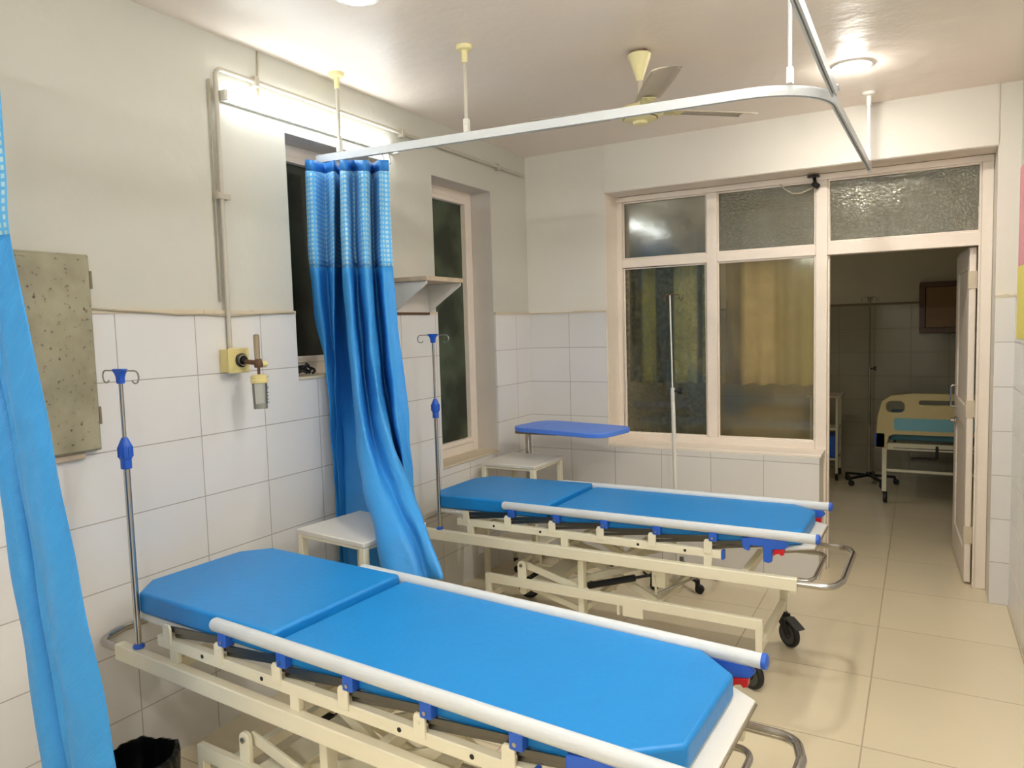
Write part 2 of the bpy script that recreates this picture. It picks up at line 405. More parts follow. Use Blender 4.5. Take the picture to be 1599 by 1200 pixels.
# ---- windows in the left wall
def side_window(n, w, glassmat, label, xg=-.15):
    y0, y1, z0, z1 = w
    o = bpy.data.objects.new('window_%d' % n, None); C.objects.link(o); o.location = (0, (y0+y1)/2, z0); struct(o, label)
    hw = (y1-y0)/2; hh = z1-z0
    b = MB(); s = .062; b.box(xg-.05, xg, -hw, -hw+s, 0, hh); b.box(xg-.05, xg, hw-s, hw, 0, hh)
    b.box(xg-.05, xg, -hw+s, hw-s, hh-.055, hh); b.box(xg-.05, xg, -hw+s, hw-s, 0, .075)
    i = .028; a = xg-.045; c = xg+.008
    b.box(a, c, -hw+s, -hw+s+i, .075, hh-.055); b.box(a, c, hw-s-i, hw-s, .075, hh-.055); b.box(a, c, -hw+s+i, hw-s-i, hh-.055-i, hh-.055); b.box(a, c, -hw+s+i, hw-s-i, .075, .075+i)
    b.build('window_frame', M['trim_pink'], o, bevel=.003)
    MB().box(xg-.03, xg-.026, -hw+s+i-.005, hw-s-i+.005, .075+i-.005, hh-.055-i+.005).build('pane', glassmat, o, smooth=False)
    MB().box(xg, .016, -hw, hw, 0, .014).build('window_sill', M['sill'], o, bevel=.003)
    e = .002
    b = MB(); b.box(xg, -.001, hw-e, hw, .014, hh); b.box(xg, -.001, -hw, -hw+e, .014, hh); b.box(xg, -.001, -hw, hw, hh-e, hh)
    b.build('reveal', M['trim_white'], o, smooth=False)
    return o
side_window(1, w1, M['glass_dark'], 'dark window in a deep recess behind the hanging blue curtain')
side_window(2, w2, M['glass_green'], 'tall dark green glazed window beside the wall shelf', xg=-.155)
# night outside: dim masonry beyond the panes
struct(MB().box(-1.4, -1.3, 1.0, 5.6, -.1, 3.2).build('wall_outside', mat('outside_wall', rgb(70,74,50), .9, noise=.3), smooth=False))

# ---- timber screen with five panes
scr = bpy.data.objects.new('window_3', None); C.objects.link(scr); scr.location = (0, DF, 0); struct(scr, 'pinkish white timber screen with five panes and doorway')
b = MB(); d = .075
b.box(xo0+.002, .648, 0, d, .765, 2.453); b.box(1.240, 1.308, 0, d, .82, 2.453); b.box(1.918, 1.985, 0, d, .0, 2.453)
b.box(2.788, xo1-.001, 0, d, 0, 2.453)
b.box(xo0+.002, xo1-.001, 0, d, 2.453, zo-.005)
b.box(.648, 1.240, .0, d, 1.995, 2.055); b.box(1.308, 1.918, .0, d, 1.995, 2.055); b.box(1.985, 2.788, 0, d, 1.992, 2.068)
b.box(.648, 1.918, 0, d, .765, .82)
# glazing beads
for x0, x1, z0, z1 in ((.648,1.24,2.055,2.453),(1.308,1.918,2.055,2.453),(1.985,2.788,2.068,2.453),(.648,1.24,.82,1.995),(1.308,1.918,.82,1.995)):
    e = .011
    for q in ((x0,x0+e,z0,z1),(x1-e,x1,z0,z1),(x0+e,x1-e,z0,z0+e),(x0+e,x1-e,z1-e,z1)):
        b.box(q[0], q[1], .012, .03, q[2], q[3])
# door stops
b.box(1.985, 1.997, .03, d, 0, 1.992); b.box(2.776, 2.788, .0, .03, 0, 1.992)
b.build('window_frame', M['trim_pink'], scr, bevel=.004)
MB().box(xo0+.002, 1.98, D-.002-DF, 0, .757, .775).build('window_sill', M['trim_pink'], scr, bevel=.004)
for x0, x1, z0, z1, g in ((.648,1.24,2.055,2.453,'glass_streak'),(1.308,1.918,2.055,2.453,'glass_upper'),(1.985,2.788,2.068,2.453,'glass_upper'),(.648,1.24,.82,1.995,'glass_leaf'),(1.308,1.918,.82,1.995,'glass_soft')):
    MB().box(x0+.001, x1-.001, .031, .035, z0+.001, z1-.001).build('pane', M[g], scr, smooth=False)

# ---- door leaf, open into the back room
dl = bpy.data.objects.new('door_1', None); C.objects.link(dl); dl.location = (2.772, DF+.06, 0); dl.rotation_euler = (0,0,R(92.6)); struct(dl, 'cream panelled door leaf standing open')
b = MB(); L, z1 = .775, 1.985
b.box(0, .10, 0, .035, .012, z1); b.box(L-.10, L, 0, .035, .012, z1); b.box(.10, L-.10, 0, .035, z1-.12, z1); b.box(.10, L-.10, 0, .035, .012, .20); b.box(.10, L-.10, 0, .035, .93, 1.06)
b.box(.10, L-.10, .012, .024, .20, .93); b.box(.10, L-.10, .012, .024, 1.06, z1-.12)
b.build('door_leaf', M['trim_pink'], dl, bevel=.006)
MB().tube(fillet([(.60,.034,1.0),(.60,.07,1.0),(.60,.07,1.14),(.60,.034,1.14)], .015), .006, 8).build('door_handle', M['chrome'], dl)
MB().lathe([(.03,0),(.03,.006),(.014,.008),(.014,.03),(.0,.032)], (.66,.035,.90), 'Y', 16).build('lock', M['chrome'], dl)
for z in (.25, 1.0, 1.75):
    MB().box(-.006, .004, -.004, .04, z, z+.1).build('hinge', M['sill'], dl)
# ---------------------------------------------------------------- patient stretchers
def stretcher(label, loc, rz, dz, pitch, pole_top, knob_z):
    """u along the length (head at -u), v across (near rail at -v)"""
    T = thing('patient_stretcher', label, 'stretcher', loc, rz, 'hospital stretchers')
    up = lambda u, z: z+dz+pitch*u
    cr, ch = M['cream'], M['chrome']
    # base: two long bars, end legs and end cross bars
    b = MB(); zb1, zb0 = .325, .280
    for s in (-1, 1):
        v = s*.275
        b.box(-.87, .53, v-.0125, v+.0125, zb0, zb1)
        for u in (-.855, .515):
            b.box(u-.015, u+.015, v-.0125, v+.0125, .165, zb0)
    for u in (-.855, .515):
        b.box(u-.015, u+.015, -.2625, .2625, .185, .225)
    b.build('base_frame', cr, T, bevel=.003)
    # castors
    for u, v, a in ((.545,-.275,150), (.545,.275,-38), (-.845,-.275,20), (-.845,.275,200)):
        sw = MB(); sw.lathe([(.022,.150),(.022,.166),(.011,.168),(.011,.186)], (0,0,0), 'Z', 16)
        ca, sa = math.cos(R(a)), math.sin(R(a))
        c = bpy.data.objects.new('caster', None); C.objects.link(c); c.parent = T; c.location = (u-.03, v, 0); c.rotation_euler = (0,0,R(a))
        k = MB()
        for s in (-1, 1):
            k.prism([(-.024,.155),(.024,.155),(.056,.075),(.058,.058),(.030,.058),(-.012,.115)], s*.019-.0025, s*.019+.0025, 'XZ')
        k.box(-.026, .026, -.0215, .0215, .146, .158); k.lathe([(.02,.158),(.02,.166),(.010,.168),(.010,.19)], (0,0,0), 'Z', 16)
        k.build('caster_fork', M['black_plastic'], c, bevel=.002)
        w = MB(); w.lathe([(.028,-.013),(.046,-.014),(.058,-.013),(.0625,-.008),(.064,0),(.0625,.008),(.058,.013),(.046,.014),(.028,.013)], (.042,0,.064), 'Y', 32)
        w.build('tyre', M['black'], c)
        h = MB(); h.lathe([(.0,-.016),(.012,-.016),(.014,-.0125),(.040,-.0145),(.0465,-.0145),(.0465,.0145),(.040,.0145),(.014,.0125),(.012,.016),(0,.016)], (.042,0,.064), 'Y', 28)
        h.build('wheel_hub', M['grey_plastic'], c)
        p = MB(); p.prism([(.0,.142),(.05,.150),(.118,.118),(.122,.110),(.115,.108),(.05,.136)], -.024, .024, 'XZ'); p.build('brake_pedal', M['grey_plastic'], c, bevel=.003)
    # chassis: two deep side bars joined by cross bars, carrying the push handles
    b = MB()
    def zbar(u0, u1, v, w, zt, h):
        n = 2; vs = []
        for u in (u0, u1):
            for dv, z in ((-w/2, up(u,zt-h)), (w/2, up(u,zt-h)), (w/2, up(u,zt)), (-w/2, up(u,zt))):
                vs.append((u, v+dv, z))
        b.add(vs, [(0,3,2,1),(4,5,6,7),(0,1,5,4),(1,2,6,5),(2,3,7,6),(3,0,4,7)])
    for s in (-1, 1): zbar(-1.25, .672, s*.298, .034, .532, .054)
    for u in (-1.0, -.1, .45): b.box(u-.015, u+.015, -.285, .285, up(u,.485), up(u,.522))
    for s in (-1, 1): b.box(.638, .672, s*.298-.012, s*.298+.012, up(.65,.468), up(.65,.48))
    b.build('chassis', cr, T, bevel=.004)
    def handle(sgn, u0, u1):
        z = up(u0, .510); pts = [(u0-sgn*.03,-.298,z),(u1-sgn*.03,-.298,z),(u1,-.20,z+.004),(u1,.20,z+.004),(u1-sgn*.03,.298,z),(u0-sgn*.03,.298,z)]
        MB().tube(fillet(pts, .06, 7), .0135, 14).build('push_handle', ch, T)
    handle(1, .672, .835); handle(-1, -1.25, -1.40)
    # smaller steel hoop under the foot end
    z = up(.5, .498)
    MB().tube(fillet([(.10,-.20,z-.01),(.70,-.20,z-.005),(.72,-.17,z),(.72,.17,z),(.70,.20,z),(.10,.20,z)], .07, 7), .0095, 12).build('bumper_hoop', ch, T)
    # lift column posts and scissor arms
    b = MB()
    for s in (-1, 1):
        b.bar((-.33,s*.245,.19),(-.33,s*.245,up(-.33,.482)), .04, .03, (1,0,0))
        # pivot lug with rounded head
        lug = [(-.680,.315),(-.634,.315)] + [(-.657+.023*math.cos(R(a)), .392+.023*math.sin(R(a))) for a in range(0,181,20)]
        b.prism(lug, s*.262-.012, s*.262+.004, 'XZ')
        b.bar((-.657,s*.243,.390),(-.30,s*.243,.300), .012, .036)
        b.bar((-.665,s*.19,.255),(-.33,s*.19,.175), .012, .032)
        b.tube([(-.665,s*.175,.250),(-.665,s*.25,.250)], .021, 16)
        b.bar((-.62,s*.15,.235),(.02,s*.15,up(0,.47)), .02, .034)
        b.bar((-.45,s*.12,up(-.45,.48)),(.05,s*.12,.245), .02, .034)
    b.bar((-.62,-.16,.235),(-.62,.16,.235), .03, .03); b.bar((.05,-.2625,.295),(.05,.2625,.295), .03, .03)
    b.bar((-.33,-.245,.21),(-.33,.245,.21), .03, .03); b.bar((-.45,-.16,up(-.45,.49)),(-.45,.16,up(-.45,.49)), .03, .03)
    b.box(-.62, -.50, -.2625, .2625, .285, .315)
    b.build('scissor_lift', cr, T, bevel=.003)
    for s in (-1, 1):
        q = -.274 if s < 0 else .266
        pr = [(0,-.007),(.009,-.006),(.009,0)] if s < 0 else [(.009,0),(.009,.006),(0,.007)]
        MB().lathe(pr, (-.657,q,.392), 'Y', 12).build('pivot_bolt', ch, T)
    # gas spring and crank
    g = MB(); g.tube([(-.31,-.215,.322),(-.07,-.215,.398)], .0165, 14); g.build('gas_spring', M['black_plastic'], T)
    k = MB(); k.tube([(-.07,-.215,.398),(.012,-.215,.424)], .007, 10); k.lathe([(.012,-.012),(.012,.012)], (.018,-.215,.426), 'Y', 12); k.build('spring_rod', M['black'], T)
    b = MB(); b.box(.02, .085, -.23, -.17, up(0,.375), up(0,.48)); b.bar((.035,-.236,up(0,.43)),(.045,-.236,.345), .006, .018, (0,1,0))
    b.build('spring_bracket', cr, T, bevel=.002)
    MB().box(-.105, -.005, -.2875, -.281, .232, .284).build('mounting_plate', cr, T, bevel=.002)
    MB().box(-.133, -.122, -.2875, -.278, .232, .284).build('mounting_tab', cr, T, bevel=.002)
    MB().tube([(.045,-.239,.345),(.20,-.10,.41),(.30,-.02,.44)], .006, 8).build('release_rod', ch, T)
    # four cross mounted lock rollers seen below the deck
    # deck side bars carrying the rail hinges
    b = MB()
    for s in (-1, 1): zbar(-1.03, .36, s*.282, .028, .606, .036)
    for u in (-1.0, -.5, .33): b.box(u-.012, u+.012, -.268, .268, up(u,.574), up(u,.602))
    for s in (-1, 1):
        for u in (-.95, -.40, .30): b.box(u-.018, u+.018, s*.285-.011, s*.285+.011, up(u,.531), up(u,.575))
    b.build('deck_frame', cr, T, bevel=.003)
    for s in (-1, 1):
        for u in (-.80, -.53, -.02, .20):
            MB().lathe([(.0065,-.0004),(.0065,.0006),(0,.0008)] if s > 0 else [(0,-.0008),(.0065,-.0006),(.0065,.0004)], (u, s*.296+(.0004 if s>0 else -.0004), up(u,.589)), 'Y', 12).build('bolt_hole', M['black'], T)
        MB().box(.36, .372, s*.282-.015, s*.282+.015, up(.36,.568), up(.36,.608)).build('end_cap', M['blue_plastic'], T, bevel=.002)
    # folded side rails
    hs = (-.971, -.716, -.463, -.207, .048, .303)
    for s in (-1, 1):
        u0, u1, v = (-.745, .745, -.288) if s < 0 else (-.698, .721, .296)
        rt = bpy.data.objects.new('side_rail', None); C.objects.link(rt); rt.parent = T; rt.location = (0, v, 0)
        rl = MB(); rl.tube([(u0,0,up(u0,.701)),(u0+.008,0,up(u0,.701)),(u1-.008,0,up(u1,.701)),(u1,0,up(u1,.701))], [.017,.0205,.0205,.0205], 20)
        rl.build('rail_tube', M['alu'], rt)
        e = MB(); e.lathe([(.0213,0),(.0213,.012),(.014,.016),(0,.017)], (u1-.002,0,up(u1,.701)), 'X', 20); e.build('rail_end_cap', M['blue_plastic'], rt)
        dv = -.012*s
        for i, h in enumerate(hs):
            br = MB(); o_ = -v+s*.297
            br.prism([(h-.018,up(h,.590)),(h+.018,up(h,.590)),(h+.018,up(h,.642)),(h+.012,up(h,.652)),(h-.012,up(h,.652)),(h-.018,up(h,.642))], o_-.004, o_+.004, 'XZ')
            br.lathe([(.0045,-.001),(.0045,.001)], (h, o_+s*.0045, up(h,.629)), 'Y', 8)
            br.build('hinge_bracket', cr, rt, bevel=.001)
            bl = h+.277 if i < 5 else h+.22
            ln = MB(); ln.bar((h,o_-s*.012,up(h,.634)),(bl,o_-s*.012,up(bl,.660)), .006, .018); ln.build('hinge_link', M['steel_dark'], rt, bevel=.001); ln = MB(); ln.bar((h+.01,o_-s*.022,up(h,.612)),(bl,o_-s*.022,up(bl,.646)), .005, .014)
            ln.build('hinge_link', M['steel_dark'], rt, bevel=.001)
            if i < 5:
                k = MB(); k.box(bl-.018, bl+.018, -.016, .016, up(bl,.645), up(bl,.688))
                k.build('rail_clip', M['blue_plastic'], rt, bevel=.004)
                k = MB(); k.lathe([(.0055,-.0175),(.0055,.0175)], (bl-.002,0,up(bl,.660)), 'Y', 10); k.build('clip_pin', ch, rt)
        # release latch at the foot end
        c = hs[5]+(.22 if s < 0 else .285)
        k = MB(); zz = up(c,0)
        k.prism([(c-.075,zz+.676),(c-.075,zz+.648),(c-.066,zz+.628),(c-.045,zz+.622),(c-.040,zz+.648),(c+.012,zz+.648),(c+.014,zz+.585),(c+.034,zz+.580),(c+.048,zz+.586),(c+.050,zz+.640),(c+.10,zz+.648),(c+.115,zz+.664),(c+.10,zz+.684),(c-.02,zz+.684)], -.012, .012, 'XZ')
        k.build('release_latch', M['blue_plastic'], rt, bevel=.003)
        k = MB(); k.prism([(c+.052,zz+.640),(c+.098,zz+.647),(c+.096,zz+.622),(c+.084,zz+.618),(c+.078,zz+.626),(c+.064,zz+.622),(c+.054,zz+.612)], -.013, .013, 'XZ')
        k.build('release_lever', M['red'], rt, bevel=.003)
    # mattress deck: two trays with rolled rim
    def octo(u0, u1, vc, ve, ch0, ch1):
        p = []
        p += [(u0,-ve),(u0+ch0,-vc)] if ch0 else [(u0,-vc)]
        p += [(u1-ch1,-vc),(u1,-ve),(u1,ve),(u1-ch1,vc)] if ch1 else [(u1,-vc),(u1,vc)]
        p += [(u0+ch0,vc),(u0,ve)] if ch0 else [(u0,vc)]
        return p
    def slab(name, outline, z0, z1, m, bev, parent=T, lift=0.0, piv=0.0, seg=3):
        n = len(outline); vs = [(u,v,up(u,z0)+lift*(u-piv)) for u,v in outline] + [(u,v,up(u,z1)+lift*(u-piv)) for u,v in outline]
        k = MB(); k.add(vs, [tuple(range(n))[::-1], tuple(range(n,2*n))] + [(i,(i+1)%n,n+(i+1)%n,n+i) for i in range(n)])
        return k.build(name, m, parent, bevel=bev, seg=seg)
    d1 = slab('head_tray', octo(-1.245,-.512,.270,.19,.085,0), .633, .644, M['white_coat'], .003, lift=.008, piv=-1.2)
    MB().tube(fillet([(-.56,-.262,up(-.56,.628)),(-1.17,-.262,up(-1.17,.628)),(-1.25,-.16,up(-1.25,.628)),(-1.25,.16,up(-1.25,.628)),(-1.17,.262,up(-1.17,.628)),(-.56,.262,up(-.56,.628))], .08, 6), .011, 12).build('head_tray_rim', M['white_coat'], T)
    d2 = slab('foot_tray', octo(-.495,.725,.272,.20,0,.11), .628, .640, M['white_coat'], .003)
    k = MB(); pts = [(u*1.0,v,up(u,.628)) for u,v in ((.60,-.272),(.615,-.272),(.725,-.20),(.725,.20),(.615,.272),(.60,.272))]
    k.tube(pts, .005, 8); k.build('tray_edge', M['mat_edge'], T)
    for u in (-.9,-.62,-.4,0,.32):
        for v in (-.2,.2): MB().box(u-.012,u+.012,v-.012,v+.012,up(u,.600),up(u,.630)).build('tray_support', cr, T)
    m1 = slab('head_mattress', octo(-1.231,-.500,.277,.182,.080,0), .646, .716, M['vinyl'], .010, lift=.011, piv=-1.2)
    m2 = slab('body_mattress', octo(-.482,.676,.277,.182,0,.108), .642, .705, M['vinyl'], .010)
    # drip pole on the near side bar at the head end
    dp = bpy.data.objects.new('drip_pole', None); C.objects.link(dp); dp.parent = T; dp.location = (-1.150,-.288,0)
    zt = up(-1.15,.532)
    MB().lathe([(.017,0),(.019,.004),(.017,.012),(.013,.014)], (0,0,zt), 'Z', 18).build('pole_collar', M['blue_plastic'], dp)
    MB().lathe([(.0105,zt),(.0105,knob_z-.02)], (0,0,0), 'Z', 16).build('pole_tube', ch, dp)
    MB().lathe([(.0065,knob_z),(.0065,pole_top-.01)], (0,0,0), 'Z', 14).build('extension_rod', ch, dp)
    k = MB(); k.lathe([(.0125,-.048),(.017,-.046),(.017,-.016),(.019,-.014),(.021,-.008),(.021,.028),(.016,.040),(.009,.055),(.007,.056)], (0,0,knob_z), 'Z', 16)
    for i in range(10):
        a = 2*PI*i/10; k.bar((.021*math.cos(a),.021*math.sin(a),knob_z-.008),(.021*math.cos(a),.021*math.sin(a),knob_z+.026), .004, .004)
    k.build('clamp_knob', M['blue_plastic'], dp)
    q = pole_top
    k = MB(); k.prism([(-.010,q-.042),(.010,q-.042),(.012,q-.022),(.018,q-.010),(.030,q-.001),(.030,q+.006),(-.030,q+.006),(-.030,q-.001),(-.018,q-.010),(-.012,q-.022)], -.010, .010, 'XZ')
    k.build('hook_holder', M['blue_plastic'], dp, bevel=.003)
    for s in (-1, 1):
        arc = [(s*(.082+.020*math.sin(R(a))), 0, q-.020+.020*math.cos(R(a))) for a in range(0,250,18)]
        MB().tube([(s*.028,0,q)]+arc, .0026, 8).build('bag_hook', ch, dp)
    return T

stretcher('blue stretcher nearest the viewer, its foot end at the bottom edge of the photo', (1.4144,1.6707,0), -.0465, .0217, -.0207, 1.497, 1.225)
stretcher('blue stretcher farther back, standing below the glazed timber screen', (1.4009,3.4461,0), -.0217, 0, .0049, 1.572, 1.178)

# ---------------------------------------------------------------- curtain tracks
tr = thing('curtain_track', 'white curtain rail hung from the ceiling, curving round toward the glazed screen', 'curtain rail', (0,0,0))
ZR = 2.43
def rail_sweep(pts, name):
    P = [Vector(p) for p in pts]; b = MB(); prof = [(-.010,-.018),(-.003,-.018),(-.003,-.006),(.003,-.006),(.003,-.018),(.010,-.018),(.010,.018),(-.010,.018)]
    vs = []; n = len(prof)
    for i in range(len(P)):
        t = (P[min(i+1,len(P)-1)]-P[max(i-1,0)]).normalized(); s = Vector((t.y,-t.x,0)).normalized()
        for a, h in prof: vs.append(P[i]+s*a+Vector((0,0,h)))
    fs = [(i*n+k,i*n+(k+1)%n,(i+1)*n+(k+1)%n,(i+1)*n+k) for i in range(len(P)-1) for k in range(n)]
    fs += [tuple(range(n))[::-1], tuple((len(P)-1)*n+k for k in range(n))]
    b.add(vs, fs); return b.build(name, M['alu'], tr)
cur = fillet([(-.045,2.690,ZR),(2.19,2.862,ZR),(2.236,4.60,ZR)], .30, 12)
rail_sweep(cur, 'rail')
rail_sweep([(2.204,.35,ZR),(2.206,1.8,ZR),(2.207,2.60,ZR),(2.210,3.00,ZR)], 'rail')
rail_sweep(fillet([(.02,1.06,ZR),(.35,1.06,ZR),(.62,.95,ZR),(.62,-.6,ZR)], .2, 8), 'rail')
MB().box(2.196,2.226,2.98,3.05,ZR+.014,ZR+.022).build('joint_plate', M['alu'], tr, bevel=.002)
for x, y in ((.091,2.700),(.770,2.752),(2.075,2.868),(2.236,4.50),(2.206,1.2),(.3,1.06),(.62,.2)):
    rd = bpy.data.objects.new('suspension_rod', None); C.objects.link(rd); rd.parent = tr; rd.location = (x,y,0)
    MB().lathe([(.0085,ZR+.05),(.0085,H-.01)], (0,0,0), 'Z', 14).build('rod_tube', M['pipe'] if x < 1 else M['alu'], rd)
    MB().lathe([(.012,H-.07),(.013,H-.02),(.032,H-.016),(.036,H-.006),(.036,H)], (0,0,0), 'Z', 20).build('ceiling_rose', M['fan_cream'] if x < 1 else M['white_coat'], rd)
    k = MB(); k.box(-.011,.011,-.012,.012,ZR+.018,ZR+.075); k.lathe([(.004,0),(.004,.003)], (0,-.0155,ZR+.05), 'Y', 8); k.build('rod_clamp', M['white_coat'], rd, bevel=.002)
MB().box(2.226,2.246,4.585,4.60,ZR-.03,ZR+.03).build('end_stop', M['white_coat'], tr, bevel=.002)

# ---------------------------------------------------------------- curtains
def spline(a, b, c, d, t):
    return .5*((2*b)+(-a+c)*t+(2*a-5*b+4*c-d)*t*t+(-a+3*b-3*c+d)*t**3)
def refine(L, k):
    out = []; n = len(L)
    for i in range(n-1):
        a, b, c, d = L[max(i-1,0)], L[i], L[i+1], L[min(i+2,n-1)]
        for j in range(k): out.append(spline(a,b,c,d,j/k))
    out.append(L[-1]); return out
def curtain(label, cols, zsplit, kc, kr, hooks, seed, wr=.006):
    rnd = random.Random(seed)
    T = thing('privacy_curtain', label, 'curtain', (cols[0][0][0], cols[0][0][1], 0)); org = Vector(T.location)
    cols = [refine([Vector(p) for p in c], kr) for c in cols]
    nr = len(cols[0])
    rows = [refine([c[i] for c in cols], kc) for i in range(nr)]
    # small creases
    for i, r in enumerate(rows):
        for j, p in enumerate(r):
            a = wr*min(1, i/nr*2)
            p.y += a*(math.sin(i*.9+j*.35+seed)*.5+math.sin(i*.37-j*.8)*.5); p.x += a*.4*math.sin(i*.7+j*.5)
    # arc-length uv from the average row
    us = []
    for r in rows:
        s = [0]
        for j in range(1, len(r)): s.append(s[-1]+(r[j]-r[j-1]).length)
        us.append(s)
    um = [sum(u[j] for u in us[:nr//2])/(nr//2) for j in range(len(rows[0]))]
    m = len(rows[0])
    def part(name, i0, i1, mt):
        me = bpy.data.meshes.new(name)
        vs = [tuple(rows[i][j]-org) for i in range(i0,i1+1) for j in range(m)]
        fs = [((i)*m+j, i*m+j+1, (i+1)*m+j+1, (i+1)*m+j) for i in range(i1-i0) for j in range(m-1)]
        me.from_pydata(vs, [], fs); me.materials.append(mt)
        uv = me.uv_layers.new(name='UVMap')
        for p in me.polygons:
            for li in p.loop_indices:
                vi = me.loops[li].vertex_index; j = vi % m; i = i0+vi//m
                uv.data[li].uv = (um[j], rows[i][j].z)
        me.shade_smooth(); o = bpy.data.objects.new(name, me); C.objects.link(o); o.parent = T
        s = o.modifiers.new('thickness','SOLIDIFY'); s.thickness = .0016; s.offset = 0
        return o
    zc = [sum(p.z for p in r)/m for r in rows]
    i1 = next(i for i in range(nr) if zc[i] < zc[0]-.045)
    i2 = next(i for i in range(nr) if zc[i] < zsplit)
    part('header_tape', 0, i1, M['tape']); part('mesh_panel', i1, i2, M['net']); part('cloth_panel', i2, nr-1, M['cloth'])
    for x, y, z in hooks:
        MB().tube([Vector(q)-org for q in ((x,y,ZR-.016),(x,y,z+.02),(x+.006,y,z+.008),(x+.006,y,z-.012),(x,y,z-.014))], .0022, 6).build('curtain_hook', M['chrome'], T)
    return T
CUR=[
 [(-0.029,2.660,2.421),(-0.037,2.660,2.182),(-0.039,2.660,1.954),(-0.025,2.660,1.662),(-0.008,2.660,1.351),(-0.005,2.660,1.069),(-0.002,2.660,0.847),(0.001,2.660,0.623),(0.011,2.660,0.382)],
 [(-0.007,2.570,2.402),(-0.011,2.570,2.168),(-0.014,2.570,1.946),(-0.017,2.600,1.662),(-0.007,2.620,1.355),(-0.000,2.620,1.075),(-0.007,2.630,0.853),(-0.014,2.640,0.627),(-0.004,2.640,0.387)],
 [(0.067,2.550,2.388),(0.060,2.550,2.159),(0.058,2.550,1.940),(0.047,2.580,1.660),(0.045,2.600,1.357),(0.042,2.610,1.079),(0.036,2.620,0.858),(0.029,2.630,0.634),(0.039,2.630,0.396)],
 [(0.013,2.680,2.419),(0.005,2.680,2.180),(-0.001,2.680,1.953),(-0.003,2.680,1.661),(-0.019,2.690,1.349),(-0.020,2.690,1.064),(-0.017,2.690,0.840),(-0.015,2.690,0.614),(-0.004,2.690,0.370)],
 [(0.177,2.560,2.375),(0.163,2.560,2.149),(0.150,2.560,1.934),(0.118,2.580,1.658),(0.085,2.600,1.357),(0.057,2.620,1.078),(0.051,2.630,0.858),(0.054,2.630,0.637),(0.064,2.630,0.400)],
 [(0.066,2.700,2.416),(0.052,2.700,2.178),(0.038,2.700,1.951),(0.024,2.700,1.660),(0.021,2.700,1.348),(0.029,2.700,1.065),(0.044,2.700,0.843),(0.056,2.700,0.619),(0.071,2.700,0.378)],
 [(0.005,2.800,2.442),(-0.006,2.800,2.196),(-0.012,2.800,1.962),(0.004,2.800,1.660),(0.039,2.800,1.341),(0.132,2.760,1.061),(0.224,2.760,0.845),(0.346,2.760,0.636),(0.415,2.760,0.409)],
 [(0.215,2.560,2.370),(0.214,2.550,2.143),(0.218,2.540,1.928),(0.228,2.540,1.655),(0.241,2.540,1.364),(0.292,2.500,1.108),(0.401,2.400,0.934),(0.574,2.260,0.792),(0.666,2.200,0.626)],
 [(0.284,2.520,2.354),(0.287,2.510,2.131),(0.295,2.500,1.920),(0.305,2.500,1.653),(0.321,2.500,1.369),(0.385,2.460,1.119),(0.535,2.350,0.955),(0.722,2.230,0.817),(0.823,2.180,0.655)],
 [(0.198,2.670,2.393),(0.189,2.670,2.160),(0.184,2.670,1.939),(0.194,2.670,1.655),(0.230,2.650,1.355),(0.349,2.550,1.104),(0.532,2.420,0.940),(0.746,2.280,0.807),(0.863,2.220,0.648)],
 [(0.326,2.560,2.356),(0.329,2.550,2.131),(0.337,2.540,1.920),(0.347,2.540,1.651),(0.364,2.540,1.366),(0.442,2.500,1.116),(0.596,2.400,0.950),(0.810,2.250,0.822),(0.913,2.200,0.662)],
 [(0.365,2.570,2.352),(0.356,2.570,2.131),(0.352,2.570,1.921),(0.359,2.570,1.651),(0.376,2.570,1.364),(0.468,2.530,1.113),(0.617,2.460,0.939),(0.798,2.320,0.802),(0.917,2.240,0.650)],
 [(0.184,2.820,2.422),(0.175,2.820,2.180),(0.170,2.820,1.950),(0.186,2.820,1.655),(0.209,2.820,1.341),(0.250,2.820,1.058),(0.310,2.820,0.840),(0.468,2.680,0.671),(0.509,2.660,0.455)],
 [(0.344,2.670,2.373),(0.336,2.670,2.145),(0.332,2.670,1.929),(0.343,2.670,1.651),(0.361,2.670,1.355),(0.393,2.670,1.088),(0.438,2.670,0.881),(0.483,2.670,0.675),(0.509,2.670,0.452)],
 [(0.361,2.690,2.375),(0.353,2.690,2.146),(0.353,2.690,1.929),(0.368,2.690,1.650),(0.390,2.690,1.354),(0.414,2.690,1.086),(0.441,2.690,0.877),(0.483,2.690,0.670),(0.509,2.690,0.446)],
 [(0.371,2.710,2.377),(0.370,2.710,2.147),(0.370,2.710,1.929),(0.386,2.710,1.649),(0.416,2.710,1.353),(0.432,2.710,1.084),(0.444,2.710,0.874),(0.479,2.710,0.664),(0.501,2.710,0.438)],
]
for c in CUR:
    for i, p in enumerate(c):
        if p[2] < 1.40 and p[0] < .035: c[i] = (.035+.2*max(0,p[0]+.05)*.1, p[1], p[2])
    c[0] = (c[0][0], c[0][1], min(c[0][2], 2.405))
curtain('blue curtain with white net top bunched at the rail end beside the wall windows', CUR, 1.935, 5, 7,
        [(.08,2.699,2.395),(.24,2.712,2.395),(.33,2.719,2.385),(.366,2.722,2.375)], 3)
